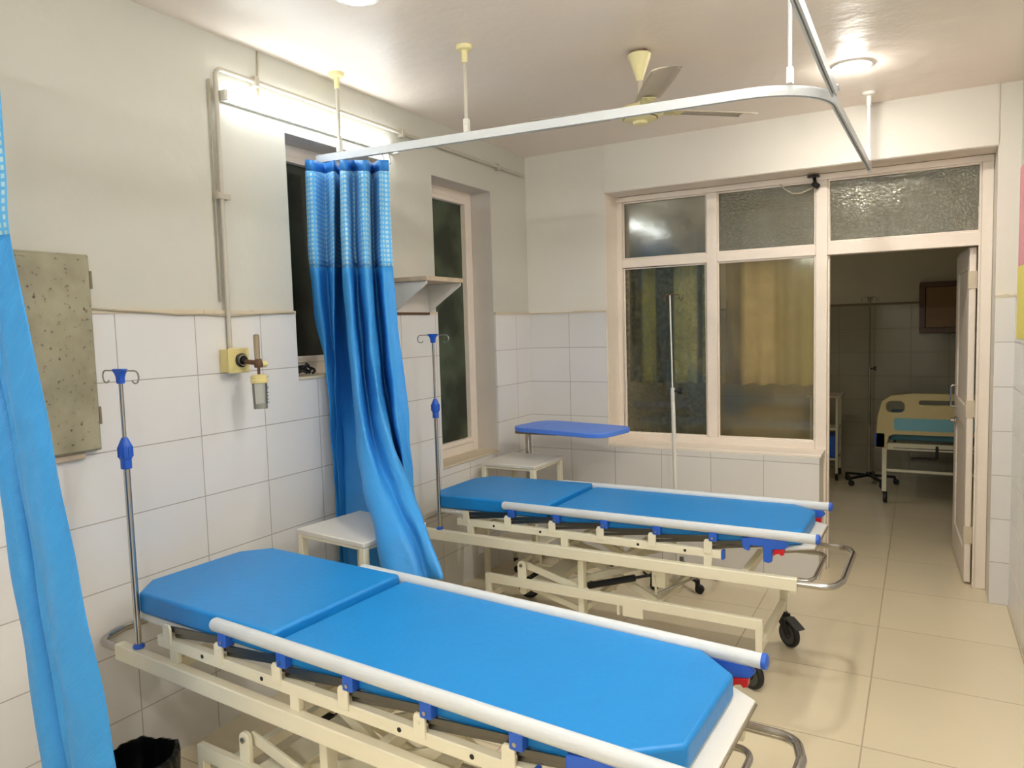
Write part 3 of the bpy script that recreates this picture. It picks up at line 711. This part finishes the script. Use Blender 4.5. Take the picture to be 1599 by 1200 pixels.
FCUR=[
 [(0.42, 1.058, 2.41),(0.424, 1.057, 2.1),(0.422, 1.056, 1.88),(0.492, 1.056, 1.55),(0.573, 1.055, 1.2),(0.649, 1.055, 0.85),(0.725, 1.054, 0.5),(0.8, 1.054, 0.12)],
 [(0.401, 1.055, 2.41),(0.404, 1.054, 2.1),(0.401, 1.053, 1.88),(0.47, 1.052, 1.55),(0.549, 1.051, 1.2),(0.623, 1.05, 0.85),(0.696, 1.049, 0.5),(0.769, 1.048, 0.12)],
 [(0.373, 1.047, 2.41),(0.374, 1.045, 2.1),(0.37, 1.042, 1.88),(0.437, 1.04, 1.55),(0.512, 1.037, 1.2),(0.583, 1.035, 0.85),(0.653, 1.032, 0.5),(0.723, 1.03, 0.12)],
 [(0.335, 1.045, 2.41),(0.334, 1.042, 2.1),(0.327, 1.039, 1.88),(0.392, 1.036, 1.55),(0.463, 1.033, 1.2),(0.529, 1.03, 0.85),(0.595, 1.027, 0.5),(0.66, 1.024, 0.12)],
 [(0.301, 1.052, 2.41),(0.298, 1.051, 2.1),(0.289, 1.049, 1.88),(0.352, 1.048, 1.55),(0.419, 1.046, 1.2),(0.481, 1.045, 0.85),(0.543, 1.043, 0.5),(0.604, 1.042, 0.12)],
 [(0.277, 1.055, 2.41),(0.273, 1.054, 2.1),(0.262, 1.053, 1.88),(0.324, 1.052, 1.55),(0.388, 1.051, 1.2),(0.447, 1.05, 0.85),(0.507, 1.049, 0.5),(0.565, 1.048, 0.12)],
 [(0.267, 1.093, 2.41),(0.262, 1.099, 2.1),(0.251, 1.105, 1.88),(0.312, 1.112, 1.55),(0.375, 1.119, 1.2),(0.433, 1.125, 0.85),(0.491, 1.131, 0.5),(0.548, 1.138, 0.12)],
 [(0.252, 1.095, 2.41),(0.246, 1.102, 2.1),(0.234, 1.109, 1.88),(0.294, 1.116, 1.55),(0.355, 1.123, 1.2),(0.411, 1.13, 0.85),(0.468, 1.137, 0.5),(0.523, 1.144, 0.12)],
 [(0.243, 1.06, 2.41),(0.237, 1.06, 2.1),(0.224, 1.06, 1.88),(0.284, 1.06, 1.55),(0.344, 1.06, 1.2),(0.399, 1.06, 0.85),(0.455, 1.06, 0.5),(0.509, 1.06, 0.12)],
 [(0.22, 1.052, 2.41),(0.212, 1.051, 2.1),(0.199, 1.049, 1.88),(0.257, 1.048, 1.55),(0.314, 1.046, 1.2),(0.367, 1.045, 0.85),(0.419, 1.043, 0.5),(0.471, 1.042, 0.12)],
 [(0.186, 1.055, 2.41),(0.176, 1.054, 2.1),(0.161, 1.053, 1.88),(0.217, 1.052, 1.55),(0.27, 1.051, 1.2),(0.319, 1.05, 0.85),(0.367, 1.049, 0.5),(0.415, 1.048, 0.12)],
 [(0.156, 1.075, 2.41),(0.145, 1.078, 2.1),(0.128, 1.081, 1.88),(0.182, 1.084, 1.55),(0.232, 1.087, 1.2),(0.277, 1.09, 0.85),(0.322, 1.093, 0.5),(0.366, 1.096, 0.12)],
 [(0.131, 1.09, 2.41),(0.118, 1.096, 2.1),(0.099, 1.102, 1.88),(0.152, 1.108, 1.55),(0.199, 1.114, 1.2),(0.241, 1.12, 0.85),(0.283, 1.126, 0.5),(0.324, 1.132, 0.12)],
]
curtain('blue curtain in the near left corner, cut off by the left edge of the photo', FCUR, 1.90, 4, 7, [(.40,1.06,2.40),(.25,1.06,2.40),(.1,1.06,2.40)], 5, .004)

# ---------------------------------------------------------------- lamps
for lab, x, y in (('round ceiling downlight above the near stretcher, cut by the top edge', .71, 2.13),
                  ('round glowing ceiling downlight beside the curtain rail corner', 2.19, 3.985)):
    o = thing('ceiling_downlight', lab, 'ceiling light', (x,y,H), 0, 'recessed round ceiling lights')
    MB().lathe([(.070,-.002),(.070,-.008),(.090,-.006),(.094,0),(.070,-.002)], (0,0,0), 'Z', 36, caps=False).build('lamp_rim', M['white_coat'], o)
    MB().lathe([(0,-.026),(.030,-.0245),(.052,-.018),(.066,-.008),(.070,-.002)], (0,0,0), 'Z', 36, caps=False).build('diffuser', SOFT if x < 1 else DOWN, o)
for x, y in ((.71,-.2),(2.19,-.2),(2.19,1.9),(.9,6.4)):  # unseen downlights added as fill, the last one for the back room
    o = thing('ceiling_downlight', 'round ceiling downlight added out of view as fill light', 'ceiling light', (x,y,H), 0, 'recessed round ceiling lights')
    MB().lathe([(.070,-.002),(.070,-.008),(.090,-.006),(.094,0),(.070,-.002)], (0,0,0), 'Z', 36, caps=False).build('lamp_rim', M['white_coat'], o)
    MB().lathe([(0,-.026),(.030,-.0245),(.052,-.018),(.066,-.008),(.070,-.002)], (0,0,0), 'Z', 36, caps=False).build('diffuser', BACK_FILL if y > 5 else SOFT if x < 1 else DOWN, o)
def tube_light(label, loc, rz, m):
    tl = thing('tube_light', label, 'light', loc, rz, 'wall tube lights')
    MB().box(.001,.022,-.56,.56,-.018,.018).build('tube_batten', M['white_coat'], tl, bevel=.003)
    MB().tube([(.034,-.548,0),(.034,.548,0)], .0165, 16).build('diffuser', m, tl)
    for s in (-1,1): MB().box(.001,.052,min(s*.548,s*.566),max(s*.548,s*.566),-.020,.020).build('end_cap', M['white_coat'], tl, bevel=.003)
tube_light('long glowing white tube light fixed high on the left wall', (0,2.65,2.565), 0, TUBE)
tube_light('added fill tube light high on the right wall, unseen', (W,1.9,2.52), PI, FILL_TUBE_RIGHT)
tube_light('added fill tube light high on the wall behind the viewer, unseen', (1.5,YB-.002,2.61), PI/2, FILL_TUBE_FRONT)

# ---------------------------------------------------------------- ceiling fan
fn = thing('ceiling_fan', 'dusty cream three-bladed ceiling fan', 'fan', (1.387,3.231,H))
MB().lathe([(.0,-.13),(.014,-.13),(.020,-.11),(.050,-.03),(.053,-.018),(.050,-.014),(.0,-.014)], (0,0,0), 'Z', 28).build('canopy', M['fan_cream'], fn)
MB().box(-.035,.035,-.018,.018,-.018,0).build('ceiling_hook_plate', M['brown'], fn, bevel=.003)
MB().lathe([(.011,-.235),(.011,-.12)], (0,0,0), 'Z', 14).build('downrod', M['fan_white'], fn)
MB().lathe([(0,-.232),(.04,-.234),(.085,-.246),(.104,-.262),(.104,-.280),(.088,-.290),(.074,-.292),(.074,-.299),(.060,-.304),(.034,-.307),(.030,-.318),(.016,-.323),(0,-.324)], (0,0,0), 'Z', 40).build('motor_housing', M['fan_cream'], fn)
MB().lathe([(.0745,-.2925),(.077,-.2935),(.077,-.296),(.0745,-.2965)], (0,0,0), 'Z', 40, caps=False).build('housing_ring', M['brown'], fn)
for a in (42, -60, 186):
    bl = bpy.data.objects.new('fan_blade', None); C.objects.link(bl); bl.parent = fn; bl.location = (0,0,-.258); bl.rotation_euler = (0,0,R(a))
    k = MB(); nu, nv = 14, 6; vs = []
    for i in range(nu+1):
        u = .15+.40*i/nu; w = .055+.008*math.sin(min(1,i/nu*1.4)*PI/2)
        for j in range(nv+1):
            v = (j/nv-.5)*2*w; sk = (.05*(j/nv) if i == nu else 0)
            vs.append((u-sk, v, .16*v+.010*(1-(j/nv*2-1)**2)))
    fs = [(i*(nv+1)+j,(i+1)*(nv+1)+j,(i+1)*(nv+1)+j+1,i*(nv+1)+j+1) for i in range(nu) for j in range(nv)]
    k.add(vs, fs); o = k.build('blade', M['fan_white'], bl); s = o.modifiers.new('thickness','SOLIDIFY'); s.thickness = .002
    k = MB(); k.prism([(.085,-.018),(.15,-.03),(.20,-.028),(.20,.028),(.15,.03),(.085,.018)], -.006, -.002); 
    for x, y in ((.165,-.016),(.165,.016),(.19,0)): k.lathe([(.006,-.010),(.006,-.006)], (x,y,0), 'Z', 8)
    k.build('blade_bracket', M['fan_cream'], bl, bevel=.001)

# ---------------------------------------------------------------- things on the left wall
pp = thing('gas_pipe', 'thin painted pipe dropping down the left wall to the yellow outlet box', 'pipe', (.024,2.062,1.5))
MB().tube(fillet([(0,0,.035),(0,.004,1.168),(0,2.61,1.168)], .03, 6), .0095, 14).build('pipe_run', M['pipe'], pp)
MB().tube([(-.012,-.022,.24),(-.012,-.020,1.12)], .004, 8).build('pipe_cable', M['cable'], pp)
for y, z in ((.002,.662),(.21,1.168),(1.215,1.168),(2.25,1.168)):
    k = MB()
    if y < .1: k.box(-.023,.012,y-.024,y+.036,z-.012,z+.012); k.lathe([(.004,0),(.004,.003)], (.012,y+.028,z), 'X', 8)
    else: k.box(-.023,.012,y-.012,y+.012,z-.022,z+.022)
    k.build('pipe_clamp', M['pipe'], pp, bevel=.003)
hk = thing('wall_wire', 'short cable hanging from the ceiling edge to the pipe above the tube light', 'cable', (.006,2.30,2.67))
MB().tube([(0,.006,.138),(0,.004,.08),(0,-.002,.02),(.002,0,-.055)], .0035, 8).build('cable_run', M['cable'], hk)
ob = thing('oxygen_outlet', 'yellowed square gas outlet box at the bottom of the wall pipe', 'outlet', (.012,2.064,1.498))
MB().box(0,.052,-.048,.048,-.048,.046).build('outlet_box', M['ivory'], ob, bevel=.004)
MB().box(.052,.060,-.052,.052,-.052,.050).build('face_plate', M['ivory'], ob, bevel=.003)
MB().lathe([(.028,.058),(.028,.070),(.022,.074),(.022,.070),(.014,.070),(.014,.085),(0,.085)], (0,.008,0), 'X', 24).build('socket', M['black_plastic'], ob)
MB().lathe([(.0235,.070),(.0235,.076),(.019,.076),(.019,.070)], (0,.008,0), 'X', 24, caps=False).build('socket_ring', M['chrome'], ob)
fm = thing('oxygen_flowmeter', 'oxygen flowmeter with clear humidifier bottle plugged into the yellow outlet box', 'flowmeter', (.158,2.085,1.47))
MB().tube([(-.066,-.010,.022),(-.02,-.006,.018),(0,0,.012)], .010, 12).build('outlet_probe', M['brown'], fm)
MB().lathe([(.0,-.005),(.016,-.003),(.018,.012),(.014,.03),(.010,.034)], (0,0,.0), 'Z', 16).build('valve_body', M['brown'], fm)
MB().lathe([(.0,0),(.012,0),(.013,.010),(.013,.024),(.0,.026)], (.002,.012,.010), 'Y', 14).build('valve_knob', M['ivory'], fm)
clear = glass('clear_plastic', (.86,.86,.82,1), rgb(220,218,205), .22, .08, .08)
MB().lathe([(.0105,.032),(.0115,.06),(.0120,.128),(.006,.132),(0,.132)], (0,-.004,0), 'Z', 16).build('flow_tube', glass('flow_tube_plastic', (.72,.66,.55,1), rgb(190,170,140), .5, .12, .08), fm)
MB().lathe([(.0,-.034),(.006,-.034),(.006,-.005)], (0,0,0), 'Z', 10).build('valve_stem', M['brown'], fm)
MB().lathe([(.0,-.030),(.022,-.031),(.033,-.036),(.033,-.050),(.035,-.052),(.035,-.064),(.030,-.066),(0,-.066)], (0,0,0), 'Z', 24).build('bottle_lid', M['ivory'], fm)
MB().tube([(0,.028,-.042),(0,.044,-.042)], [.005,.004], 8).build('lid_nozzle', M['brown'], fm)
MB().lathe([(.0300,-.066),(.0295,-.10),(.027,-.17),(.0,-.171)], (0,0,0), 'Z', 24).build('bottle', clear, fm)
MB().lathe([(.0268,-.150),(.0258,-.168),(0,-.169),(0,-.150)], (0,0,0), 'Z', 24).build('bottle_water', glass('bottle_water', (.8,.82,.74,1), rgb(215,215,190), .35, .08, .06), fm)
for i, z in enumerate((-.082,-.088,-.105,-.118,-.132,-.145)): MB().box(.024,.0292,.008+.003*(i%2),.020,z-.0012,z+.0012).build('level_mark', M['grey_plastic'], fm)

wbx = thing('wall_box', 'grey speckled metal service box on the left wall beside the near curtain', 'metal box', (.012,1.36,1.22))
MB().box(0,.030,-.118,.128,.0,.665).build('box_body', M['panel_grey'], wbx, bevel=.004)
MB().box(.030,.038,-.112,.122,.006,.659).build('box_door', M['panel_grey'], wbx, bevel=.003)
for z in (.09,.55): MB().tube([(.036,.126,z),(.036,.126,z+.06)], .005, 8).build('hinge', M['mat_edge'], wbx)
MB().box(.0,.018,-.112,.08,-.024,-.001).build('broken_mortar', M['board_edge'], wbx, bevel=.004)
cb = thing('wall_cable', 'thin sagging cable running along the top edge of the left wall tiles', 'cable', (.02,1.49,1.69))
MB().tube([(0,.0,.015),(0,.10,.008),(0,.22,.003),(0,.34,-.006),(0,.46,-.004),(.002,.58,-.012),(0,.75,-.002),(0,.94,.006)], .0035, 8).build('cable_run', M['cable'], cb)

sh = thing('wall_shelf', 'white bracketed wall shelf with a chipped board between the two windows', 'shelf', (.0,3.315,1.70))
MB().box(.0,.250,-.175,.175,.158,.182).build('shelf_board', M['board_edge'], sh, bevel=.002)
for y in (-.165,.155):
    MB().prism([(.013,.0),(.022,.0),(.240,.142),(.240,.157),(.013,.157)], y, y+.010, 'XZ').build('shelf_bracket', M['white_coat'], sh, bevel=.0015)
MB().box(.013,.020,-.155,.155,.0,.157).build('back_board', M['trim_white'], sh)
MB().box(.001,.02,-.165,.165,-.014,0).build('shelf_batten', M['brown'], sh)

ws = thing('cable_bundle', 'tangled black cable lying on the recessed window sill left of the blue curtain', 'cable', (-.07,2.56,1.399))
pts = [(.04*math.cos(t)+.02*math.cos(2.3*t)-.005,.055*math.sin(t*.9)+.01*math.sin(3*t),.012+.035*abs(math.sin(t*.7))) for t in [i*.3 for i in range(46)]]
MB().tube(pts, .0055, 8).build('cable_coil', M['black_plastic'], ws)
MB().tube([(-.02,-.05,.006),(.02,-.02,.03),(.0,.02,.055),(-.04,.05,.03),(-.03,.07,.008)], .007, 8).build('cable_loop', M['black_plastic'], ws)

# ---------------------------------------------------------------- bedside tables
def side_table(label, x0, y0, dx, dy, rz, z):
    T = thing('bedside_table', label, 'table', (x0,y0,0), rz, 'white topped bedside tables')
    MB().box(0,dx,0,dy,z-.022,z).build('tabletop', M['white_coat'], T, bevel=.004)
    b = MB(); s = .012
    b.box(.03,dx-.03,.008,.026,z-.036,z-.023); b.box(.03,dx-.03,dy-.026,dy-.008,z-.036,z-.023); b.box(.008,.026,.03,dy-.03,z-.036,z-.023); b.box(dx-.026,dx-.008,.03,dy-.03,z-.036,z-.023)
    b.build('apron', M['cream'], T, bevel=.002)
    for x in (.004,dx-.034):
        for y in (.004,dy-.034):
            l = MB().box(x,x+.030,y,y+.030,.03,z-.022).build('leg', M['cream'], T, bevel=.003)
            MB().lathe([(.0,.0),(.014,.0),(.016,.008),(.016,.030)], (x+.015,y+.015,0), 'Z', 14).build('leg_foot', M['black'], l)
    MB().box(.02,dx-.02,.02,dy-.02,.22,.235).build('lower_shelf', M['cream'], T, bevel=.003)
    return T
side_table('white topped bedside table beside the bunched blue curtain, nearer of the two', .153, 2.245, .424, .365, R(-7), .760)
side_table('white topped bedside table in the corner under the left wall window', .069, 3.898, .390, .400, R(-1), .755)

ot = thing('overbed_table', 'blue topped overbed table with rounded corners in the back corner', 'table', (.18,4.28,0), 0)
cx, cy = .53, 4.28
def rot2(p, a): return (p[0]*math.cos(a)-p[1]*math.sin(a), p[0]*math.sin(a)+p[1]*math.cos(a))
def hull_top(x0, x1):
    return None
A = R(-11)
full = rrect(-.365,.365,-.205,.205,.115,8)
def clip(poly, xa, keep):
    out = []
    for i in range(len(poly)):
        p, q = poly[i], poly[(i+1)%len(poly)]
        ip, iq = (p[0] < xa) == keep, (q[0] < xa) == keep
        if ip: out.append(p)
        if ip != iq:
            t = (xa-p[0])/(q[0]-p[0]); out.append((xa,p[1]+t*(q[1]-p[1])))
    return out
for nm, po in (('table_leaf', clip(full,-.215,True)), ('tabletop', clip(full,-.2135,False))):
    P = [(cx-.18+rot2(p,A)[0], cy-4.28+rot2(p,A)[1]) for p in po]
    MB().prism(P, .922, .950).build(nm, M['blue_board'], ot, bevel=.004)
MB().box(-.015,.015,.045,.085,.07,.905).build('column', M['chrome'], ot, bevel=.004)
k = MB(); k.bar((.0,.065,.89),(.48,-.05,.912), .03, .022); k.box(.0,.30,-.12,.10,.905,.922); k.build('support_arm', M['mat_edge'], ot, bevel=.003)
k = MB(); k.bar((.027,-.19,.055),(.027,.19,.055), .035, .03, (0,0,1)); k.bar((.027,-.17,.055),(.56,-.17,.055), .03, .025); k.bar((.027,.17,.055),(.56,.17,.055), .03, .025)
k.build('table_base', M['cream'], ot, bevel=.003)
for x, y in ((.027,-.19),(.027,.19),(.55,-.17),(.55,.17)):
    MB().lathe([(.0,-.010),(.018,-.010),(.021,-.004),(.021,.004),(.018,.010),(0,.010)], (x,y,.021), 'Y', 18).build('caster', M['black'], ot)

# ---------------------------------------------------------------- drip stands
def drip_stand(label, x, y, tilt, z_top, z_mid, r0, r1, mlow, mup, knob, hooks=4, rzb=0.0):
    T = thing('drip_stand', label, 'drip stand', (x,y,0), 0, 'floor drip stands')
    tx, ty = tilt
    at = lambda z: (tx*z, ty*z, z)
    MB().tube([at(.09),at(z_mid)], r0, 14).build('lower_tube', mlow, T)
    MB().tube([at(z_mid-.02),at(z_top)], r1, 10).build('upper_rod', mup, T)
    p = Vector(at(z_mid-.02))
    MB().tube([p+Vector((r0*.5,0,0)),p+Vector((r0+.02,0,0)),p+Vector((r0+.024,0,0)),p+Vector((r0+.045,0,0))], [.006,.006,.020,.020], 12).build('height_knob', M['black_plastic'], T)
    q = Vector(at(z_top))
    for i in range(hooks):
        a = 2*PI*i/hooks+.3; dx, dy = math.cos(a), math.sin(a)
        MB().tube([q+Vector((dx*t,dy*t,h)) for t, h in ((0,0),(.03,.004),(.052,0),(.056,-.022),(.066,-.034),(.078,-.026),(.078,.004))], .0028, 6).build('bag_hook', knob, T)
    hb = MB(); hb.lathe([(.03,.07),(.03,.10),(.017,.115)], (0,0,0), 'Z', 16)
    for i in range(5):
        a = 2*PI*i/5+rzb; hb.bar((.02*math.cos(a),.02*math.sin(a),.085),(.23*math.cos(a),.23*math.sin(a),.072), .028, .022)
    hb.build('stand_base', M['black_plastic'], T, bevel=.003)
    for i in range(5):
        a = 2*PI*i/5+rzb; c = Vector((.225*math.cos(a),.225*math.sin(a),0))
        k = MB(); k.lathe([(.0,-.013),(.022,-.013),(.027,-.008),(.027,.008),(.022,.013),(0,.013)], tuple(c+Vector((.012,0,.027))), 'Y', 16); k.box(c.x-.012,c.x+.012,c.y-.010,c.y+.010,.030,.066)
        k.build('caster', M['black'], T)
drip_stand('white painted drip stand leaning in front of the glazed screen behind the far stretcher', 1.200, 4.36, (-.018,0), 1.768, 1.205, .0125, .0045, M['white_coat'], M['white_coat'], M['brown'], 3, .5)
drip_stand('steel drip stand on a black star base in the dim back room', 2.075, 7.75, (-.002,0), 1.79, 1.135, .0105, .0075, M['chrome'], M['chrome'], M['chrome'], 4, .2)

# ---------------------------------------------------------------- bin
bn = thing('waste_bin', 'bin with a black plastic liner on the floor beside the near stretcher', 'bin', (.36,1.335,0))
MB().lathe([(0,.0),(.095,.0),(.118,.27),(.116,.27),(.093,.006),(0,.006)], (0,0,0), 'Z', 28).build('bin_body', M['grey_plastic'], bn)
k = MB(); n = 96; vs = []; prof = [(.108,.14,.0),(.121,.20,.004),(.124,.262,.005),(.121,.282,.006),(.110,.286,.005),(.104,.25,.006),(.085,.10,.01),(.0,.06,0)]
rn = random.Random(4); ph = [rn.uniform(0,6) for _ in range(4)]
for r, z, am in prof:
    for i in range(n):
        t = 2*PI*i/n; w = am*(math.sin(5*t+ph[0])+.5*math.sin(11*t+ph[1])+.35*math.sin(23*t+ph[2]))*.7
        vs.append(((r+w)*math.cos(t),(r+w)*math.sin(t),z+w*.8))
k.add(vs, [(i*n+j,i*n+(j+1)%n,(i+1)*n+(j+1)%n,(i+1)*n+j) for i in range(len(prof)-1) for j in range(n)])
k.build('bin_liner', mat('black_bin_liner', rgb(12,12,14), .3, bump=.3, bscale=18), bn, angle=80)

# ---------------------------------------------------------------- small camera on the screen
cm = thing('wall_camera', 'small black camera with a curled cable on the glazed screen head', 'camera', (1.915,DF-.001,2.452))
k = MB(); k.lathe([(.0,-.004),(.034,-.004),(.038,.0),(.034,.006),(.0,.010)], (-.008,-.020,.022), 'Z', 24); k.build('camera_mount', M['black_plastic'], cm)
MB().tube([(-.004,-.018,.014),(.004,-.030,-.018)], .010, 10).build('camera_stem', M['black_plastic'], cm)
k = MB(); k.tube([(.018,-.024,-.040),(.0,-.046,-.028),(-.004,-.052,-.026)], [.017,.018,.014], 16); k.build('camera_body', M['black_plastic'], cm)
MB().tube([(.006,-.02,-.034),(-.03,-.02,-.052),(-.08,-.018,-.070),(-.13,-.016,-.066),(-.17,-.012,-.040),(-.205,-.006,.0)], .0042, 8).build('camera_cable', M['cable'], cm)

# notices at the end of the right wall
nt_ = thing('wall_notice', 'pink and yellow paper notice on the right wall at the photo edge', 'notice', (W-.0135,4.56,1.90))
MB().box(-.001,.0,-.34,.060,-.06,.44).build('pink_sheet', mat('pink_paper', rgb(236,160,172), .6, noise=.2, nscale=5), nt_)
MB().box(-.001,.0,-.34,.080,-.43,-.062).build('yellow_sheet', mat('yellow_paper', rgb(242,228,120), .6, noise=.08), nt_)

# ---------------------------------------------------------------- back room furniture
bd = thing('hospital_bed', 'cream hospital bed with blue panels seen through the doorway', 'bed', (2.205,7.0,0))
def bed_end(name, y, z0, z1, col, panel):
    e = bpy.data.objects.new(name, None); C.objects.link(e); e.parent = bd; e.location = (0,y,0)
    L = .92; out = []
    out += [(-.035,z0-.12),(.035,z0-.12),(.06,z0-.02),(.10,z0),(L-.10,z0),(L-.06,z0-.02),(L-.035,z0-.12),(L+.035,z0-.12)]
    out += [(L+.02,z1-.20),(L-.01,z1-.07),(L-.08,z1-.02),(L-.25,z1)]
    out += [(.25,z1),(.08,z1-.02),(.01,z1-.07),(-.02,z1-.20)]
    holes = [rrect(.035,.185,z1-.165,z1-.055,.045), rrect(.28,L-.28,z1-.095,z1-.045,.022), rrect(L-.185,L-.035,z1-.165,z1-.055,.045)]
    cu = bpy.data.curves.new(name, 'CURVE'); cu.dimensions = '2D'; cu.fill_mode = 'BOTH'; cu.extrude = .016; cu.bevel_depth = .006; cu.bevel_resolution = 2
    for poly in [out]+holes:
        s = cu.splines.new('POLY'); s.points.add(len(poly)-1); s.use_cyclic_u = True
        for p, q in zip(s.points, poly): p.co = (q[0],q[1],0,1)
    tmp = bpy.data.objects.new('tmp', cu); C.objects.link(tmp); dg = bpy.context.evaluated_depsgraph_get()
    me = bpy.data.meshes.new_from_object(tmp.evaluated_get(dg)); bpy.data.objects.remove(tmp)
    me.transform(Matrix.Rotation(R(90), 4, 'X')); me.materials.clear(); me.materials.append(col); me.shade_smooth(); me.set_sharp_from_angle(angle=R(35)); me.name = 'end_board'
    o = bpy.data.objects.new('end_board', me); C.objects.link(o); o.parent = e
    MB().prism(rrect(.10,L-.10,z0+.03,z1-.205,.02), -.026, -.020, 'XZ').build('board_panel', panel, e)
    k = MB(); k.prism(rrect(-.045,.03,z0-.12,z0+.0,.012), -.022, .022, 'XZ'); k.prism(rrect(L-.03,L+.045,z0-.12,z0,.012), -.022, .022, 'XZ'); k.build('corner_bumper', M['blue_plastic'], e)
bed_end('footboard', .0, .605, .945, mat('moulded_cream', rgb(224,206,150), .4), mat('light_blue_panel', rgb(130,196,214), .4))
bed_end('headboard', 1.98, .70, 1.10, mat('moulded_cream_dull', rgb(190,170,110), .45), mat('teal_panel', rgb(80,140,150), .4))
MB().prism(rrect(.04,.88,.05,1.93,.05), .54, .66).build('bed_mattress', mat('bed_mattress', rgb(58,120,140), .5), bd, bevel=.01)
k = MB()
for x in (.03,.89): k.box(x-.02,x+.02,.0,1.96,.46,.52)
for y in (.03,.7,1.3,1.93): k.box(.05,.87,y-.02,y+.02,.46,.52)
k.bar((.03,.0,.285),(.89,.0,.285), .022, .022); k.bar((.03,1.96,.285),(.89,1.96,.285), .022, .022)
k.build('bed_frame', M['cream'], bd, bevel=.003)
for x in (.03,.89):
    for y in (.0,1.96):
        MB().box(x-.018,x+.018,y-.018,y+.018,.10,.47).build('leg', M['cream'], bd, bevel=.003)
        k = MB(); k.lathe([(.0,-.016),(.04,-.016),(.05,-.010),(.05,.010),(.04,.016),(0,.016)], (x+.008,y,.05), 'X', 20); k.box(x-.012,x+.012,y-.012,y+.012,.08,.10); k.build('caster', M['black'], bd)
MB().tube(fillet([(.42,.05,.50),(.42,-.05,.50),(.42,-.05,.41),(.23,-.05,.405)], .01), .011, 10).build('crank_handle', M['black_plastic'], bd)
MB().tube([(.10,.30,.50),(.10,.02,.48),(.80,.02,.48)], .012, 8).build('crank_shaft', M['black_plastic'], bd)

ty = thing('bedside_trolley', 'cream shelf trolley on castors by the doorway post in the back room', 'trolley', (1.55,7.95,0))
for x in (.0,.235):
    for y in (-.16,.16):
        l = MB().box(x-.012,x+.012,y-.012,y+.012,.07,.82).build('leg', M['cream'], ty, bevel=.002)
        MB().lathe([(.0,-.012),(.03,-.012),(.035,-.006),(.035,.006),(.03,.012),(0,.012)], (x,y,.035), 'X', 16).build('caster', M['black'], ty)
MB().box(-.04,.275,-.20,.20,.822,.842).build('tray_top', M['sill'], ty, bevel=.003)
for z in (.20,.50): MB().box(-.01,.245,-.17,.17,z,z+.018).build('tray_shelf', M['cream'], ty, bevel=.002)
MB().box(.01,.225,-.15,.15,.225,.44).build('storage_box', M['blue_plastic'], ty, bevel=.01)

nb = thing('wooden_cabinet', 'brown wooden framed cabinet high on the far wall of the back room', 'cabinet', (2.48,Y2-.012,1.43))
k = MB(); k.box(0,.6,-.11,0,0,.05); k.box(0,.6,-.11,0,.45,.50); k.box(0,.05,-.11,0,.05,.45); k.box(.55,.6,-.11,0,.05,.45); k.box(.05,.55,-.05,0,.05,.45)
k.build('cabinet_frame', M['brown'], nb, bevel=.004)
MB().box(.052,.548,-.10,-.085,.052,.448).build('cabinet_door', M['brown_light'], nb, bevel=.004)
MB().lathe([(.0,-.012),(.010,-.010),(.010,-.004),(.005,0)], (.52,-.10,.25), 'Y', 12).build('cabinet_knob', M['chrome'], nb)

# short drapes hanging behind the lower panes
def drape(label, x0, x1, y, z0, z1, m, seed, group='drapes behind the screen panes'):
    T = thing('window_drape', label, 'drape', (x0,y,0), 0, group); r = random.Random(seed)
    n = 60; L = x1-x0; k = MB(); vs = []; ph = r.uniform(0,6)
    for i in range(13):
        z = z1+(z0-z1)*i/12
        for j in range(n+1):
            u = j/n; vs.append((u*L, .022*math.sin(u*L*48+ph+.2*math.sin(i*.4))*(.5+.5*i/12)+.01*math.sin(u*17+i*.3), z+.006*math.sin(u*30)))
    k.add(vs, [(i*(n+1)+j,i*(n+1)+j+1,(i+1)*(n+1)+j+1,(i+1)*(n+1)+j) for i in range(12) for j in range(n)])
    o = k.build('drape_cloth', m, T, angle=180); s = o.modifiers.new('thickness','SOLIDIFY'); s.thickness = .002
    MB().tube([(-.03,0,z1-.004),(L+.03,0,z1-.004)], .008, 10).build('drape_rod', M['chrome'], T)
ol, dk, bg = rgb(216,210,140), rgb(92,88,74), rgb(252,232,198)
drape('olive and dark striped drape behind the left lower pane', .60, 1.27, 5.20, 1.17, 2.35,
      drape_mat('striped_drape_olive', [(0,dk),(.10,dk),(.115,ol),(.20,ol),(.215,dk),(.34,dk),(.355,rgb(230,224,166)),(.50,rgb(232,226,172)),(.515,dk),(.535,dk),(.55,ol),(.575,ol),(.59,dk),(.67,dk)]), 1)
drape('beige and olive striped drape behind the right lower pane', 1.30, 1.97, 5.24, 1.16, 2.35,
      drape_mat('striped_drape_beige', [(0,rgb(112,98,72)),(.10,rgb(92,82,62)),(.14,bg),(.31,bg),(.34,rgb(216,196,136)),(.40,rgb(176,162,104)),(.44,rgb(208,192,142)),(.49,rgb(186,180,110)),(.57,rgb(206,200,128)),(.60,rgb(120,108,78)),(.67,rgb(96,86,64))]), 2)

# ---------------------------------------------------------------- camera, world, colour
w = bpy.data.worlds.new('world'); bpy.context.scene.world = w; w.use_nodes = True
w.node_tree.nodes['Background'].inputs[0].default_value = (.02,.025,.03,1); w.node_tree.nodes['Background'].inputs[1].default_value = .5
cam = bpy.data.cameras.new('camera'); co = bpy.data.objects.new('camera', cam); C.objects.link(co)
co.location = (2.50095,0,1.6); co.rotation_euler = (1.4937265,0.0281737,0.5087473)
cam.sensor_width = 36; cam.lens = 1143.2146*36/1599; cam.clip_start = .05
sc = bpy.context.scene; sc.camera = co
sc.view_settings.view_transform = 'Standard'; sc.view_settings.look = 'None'; sc.view_settings.gamma = 1; sc.view_settings.exposure = 1.8
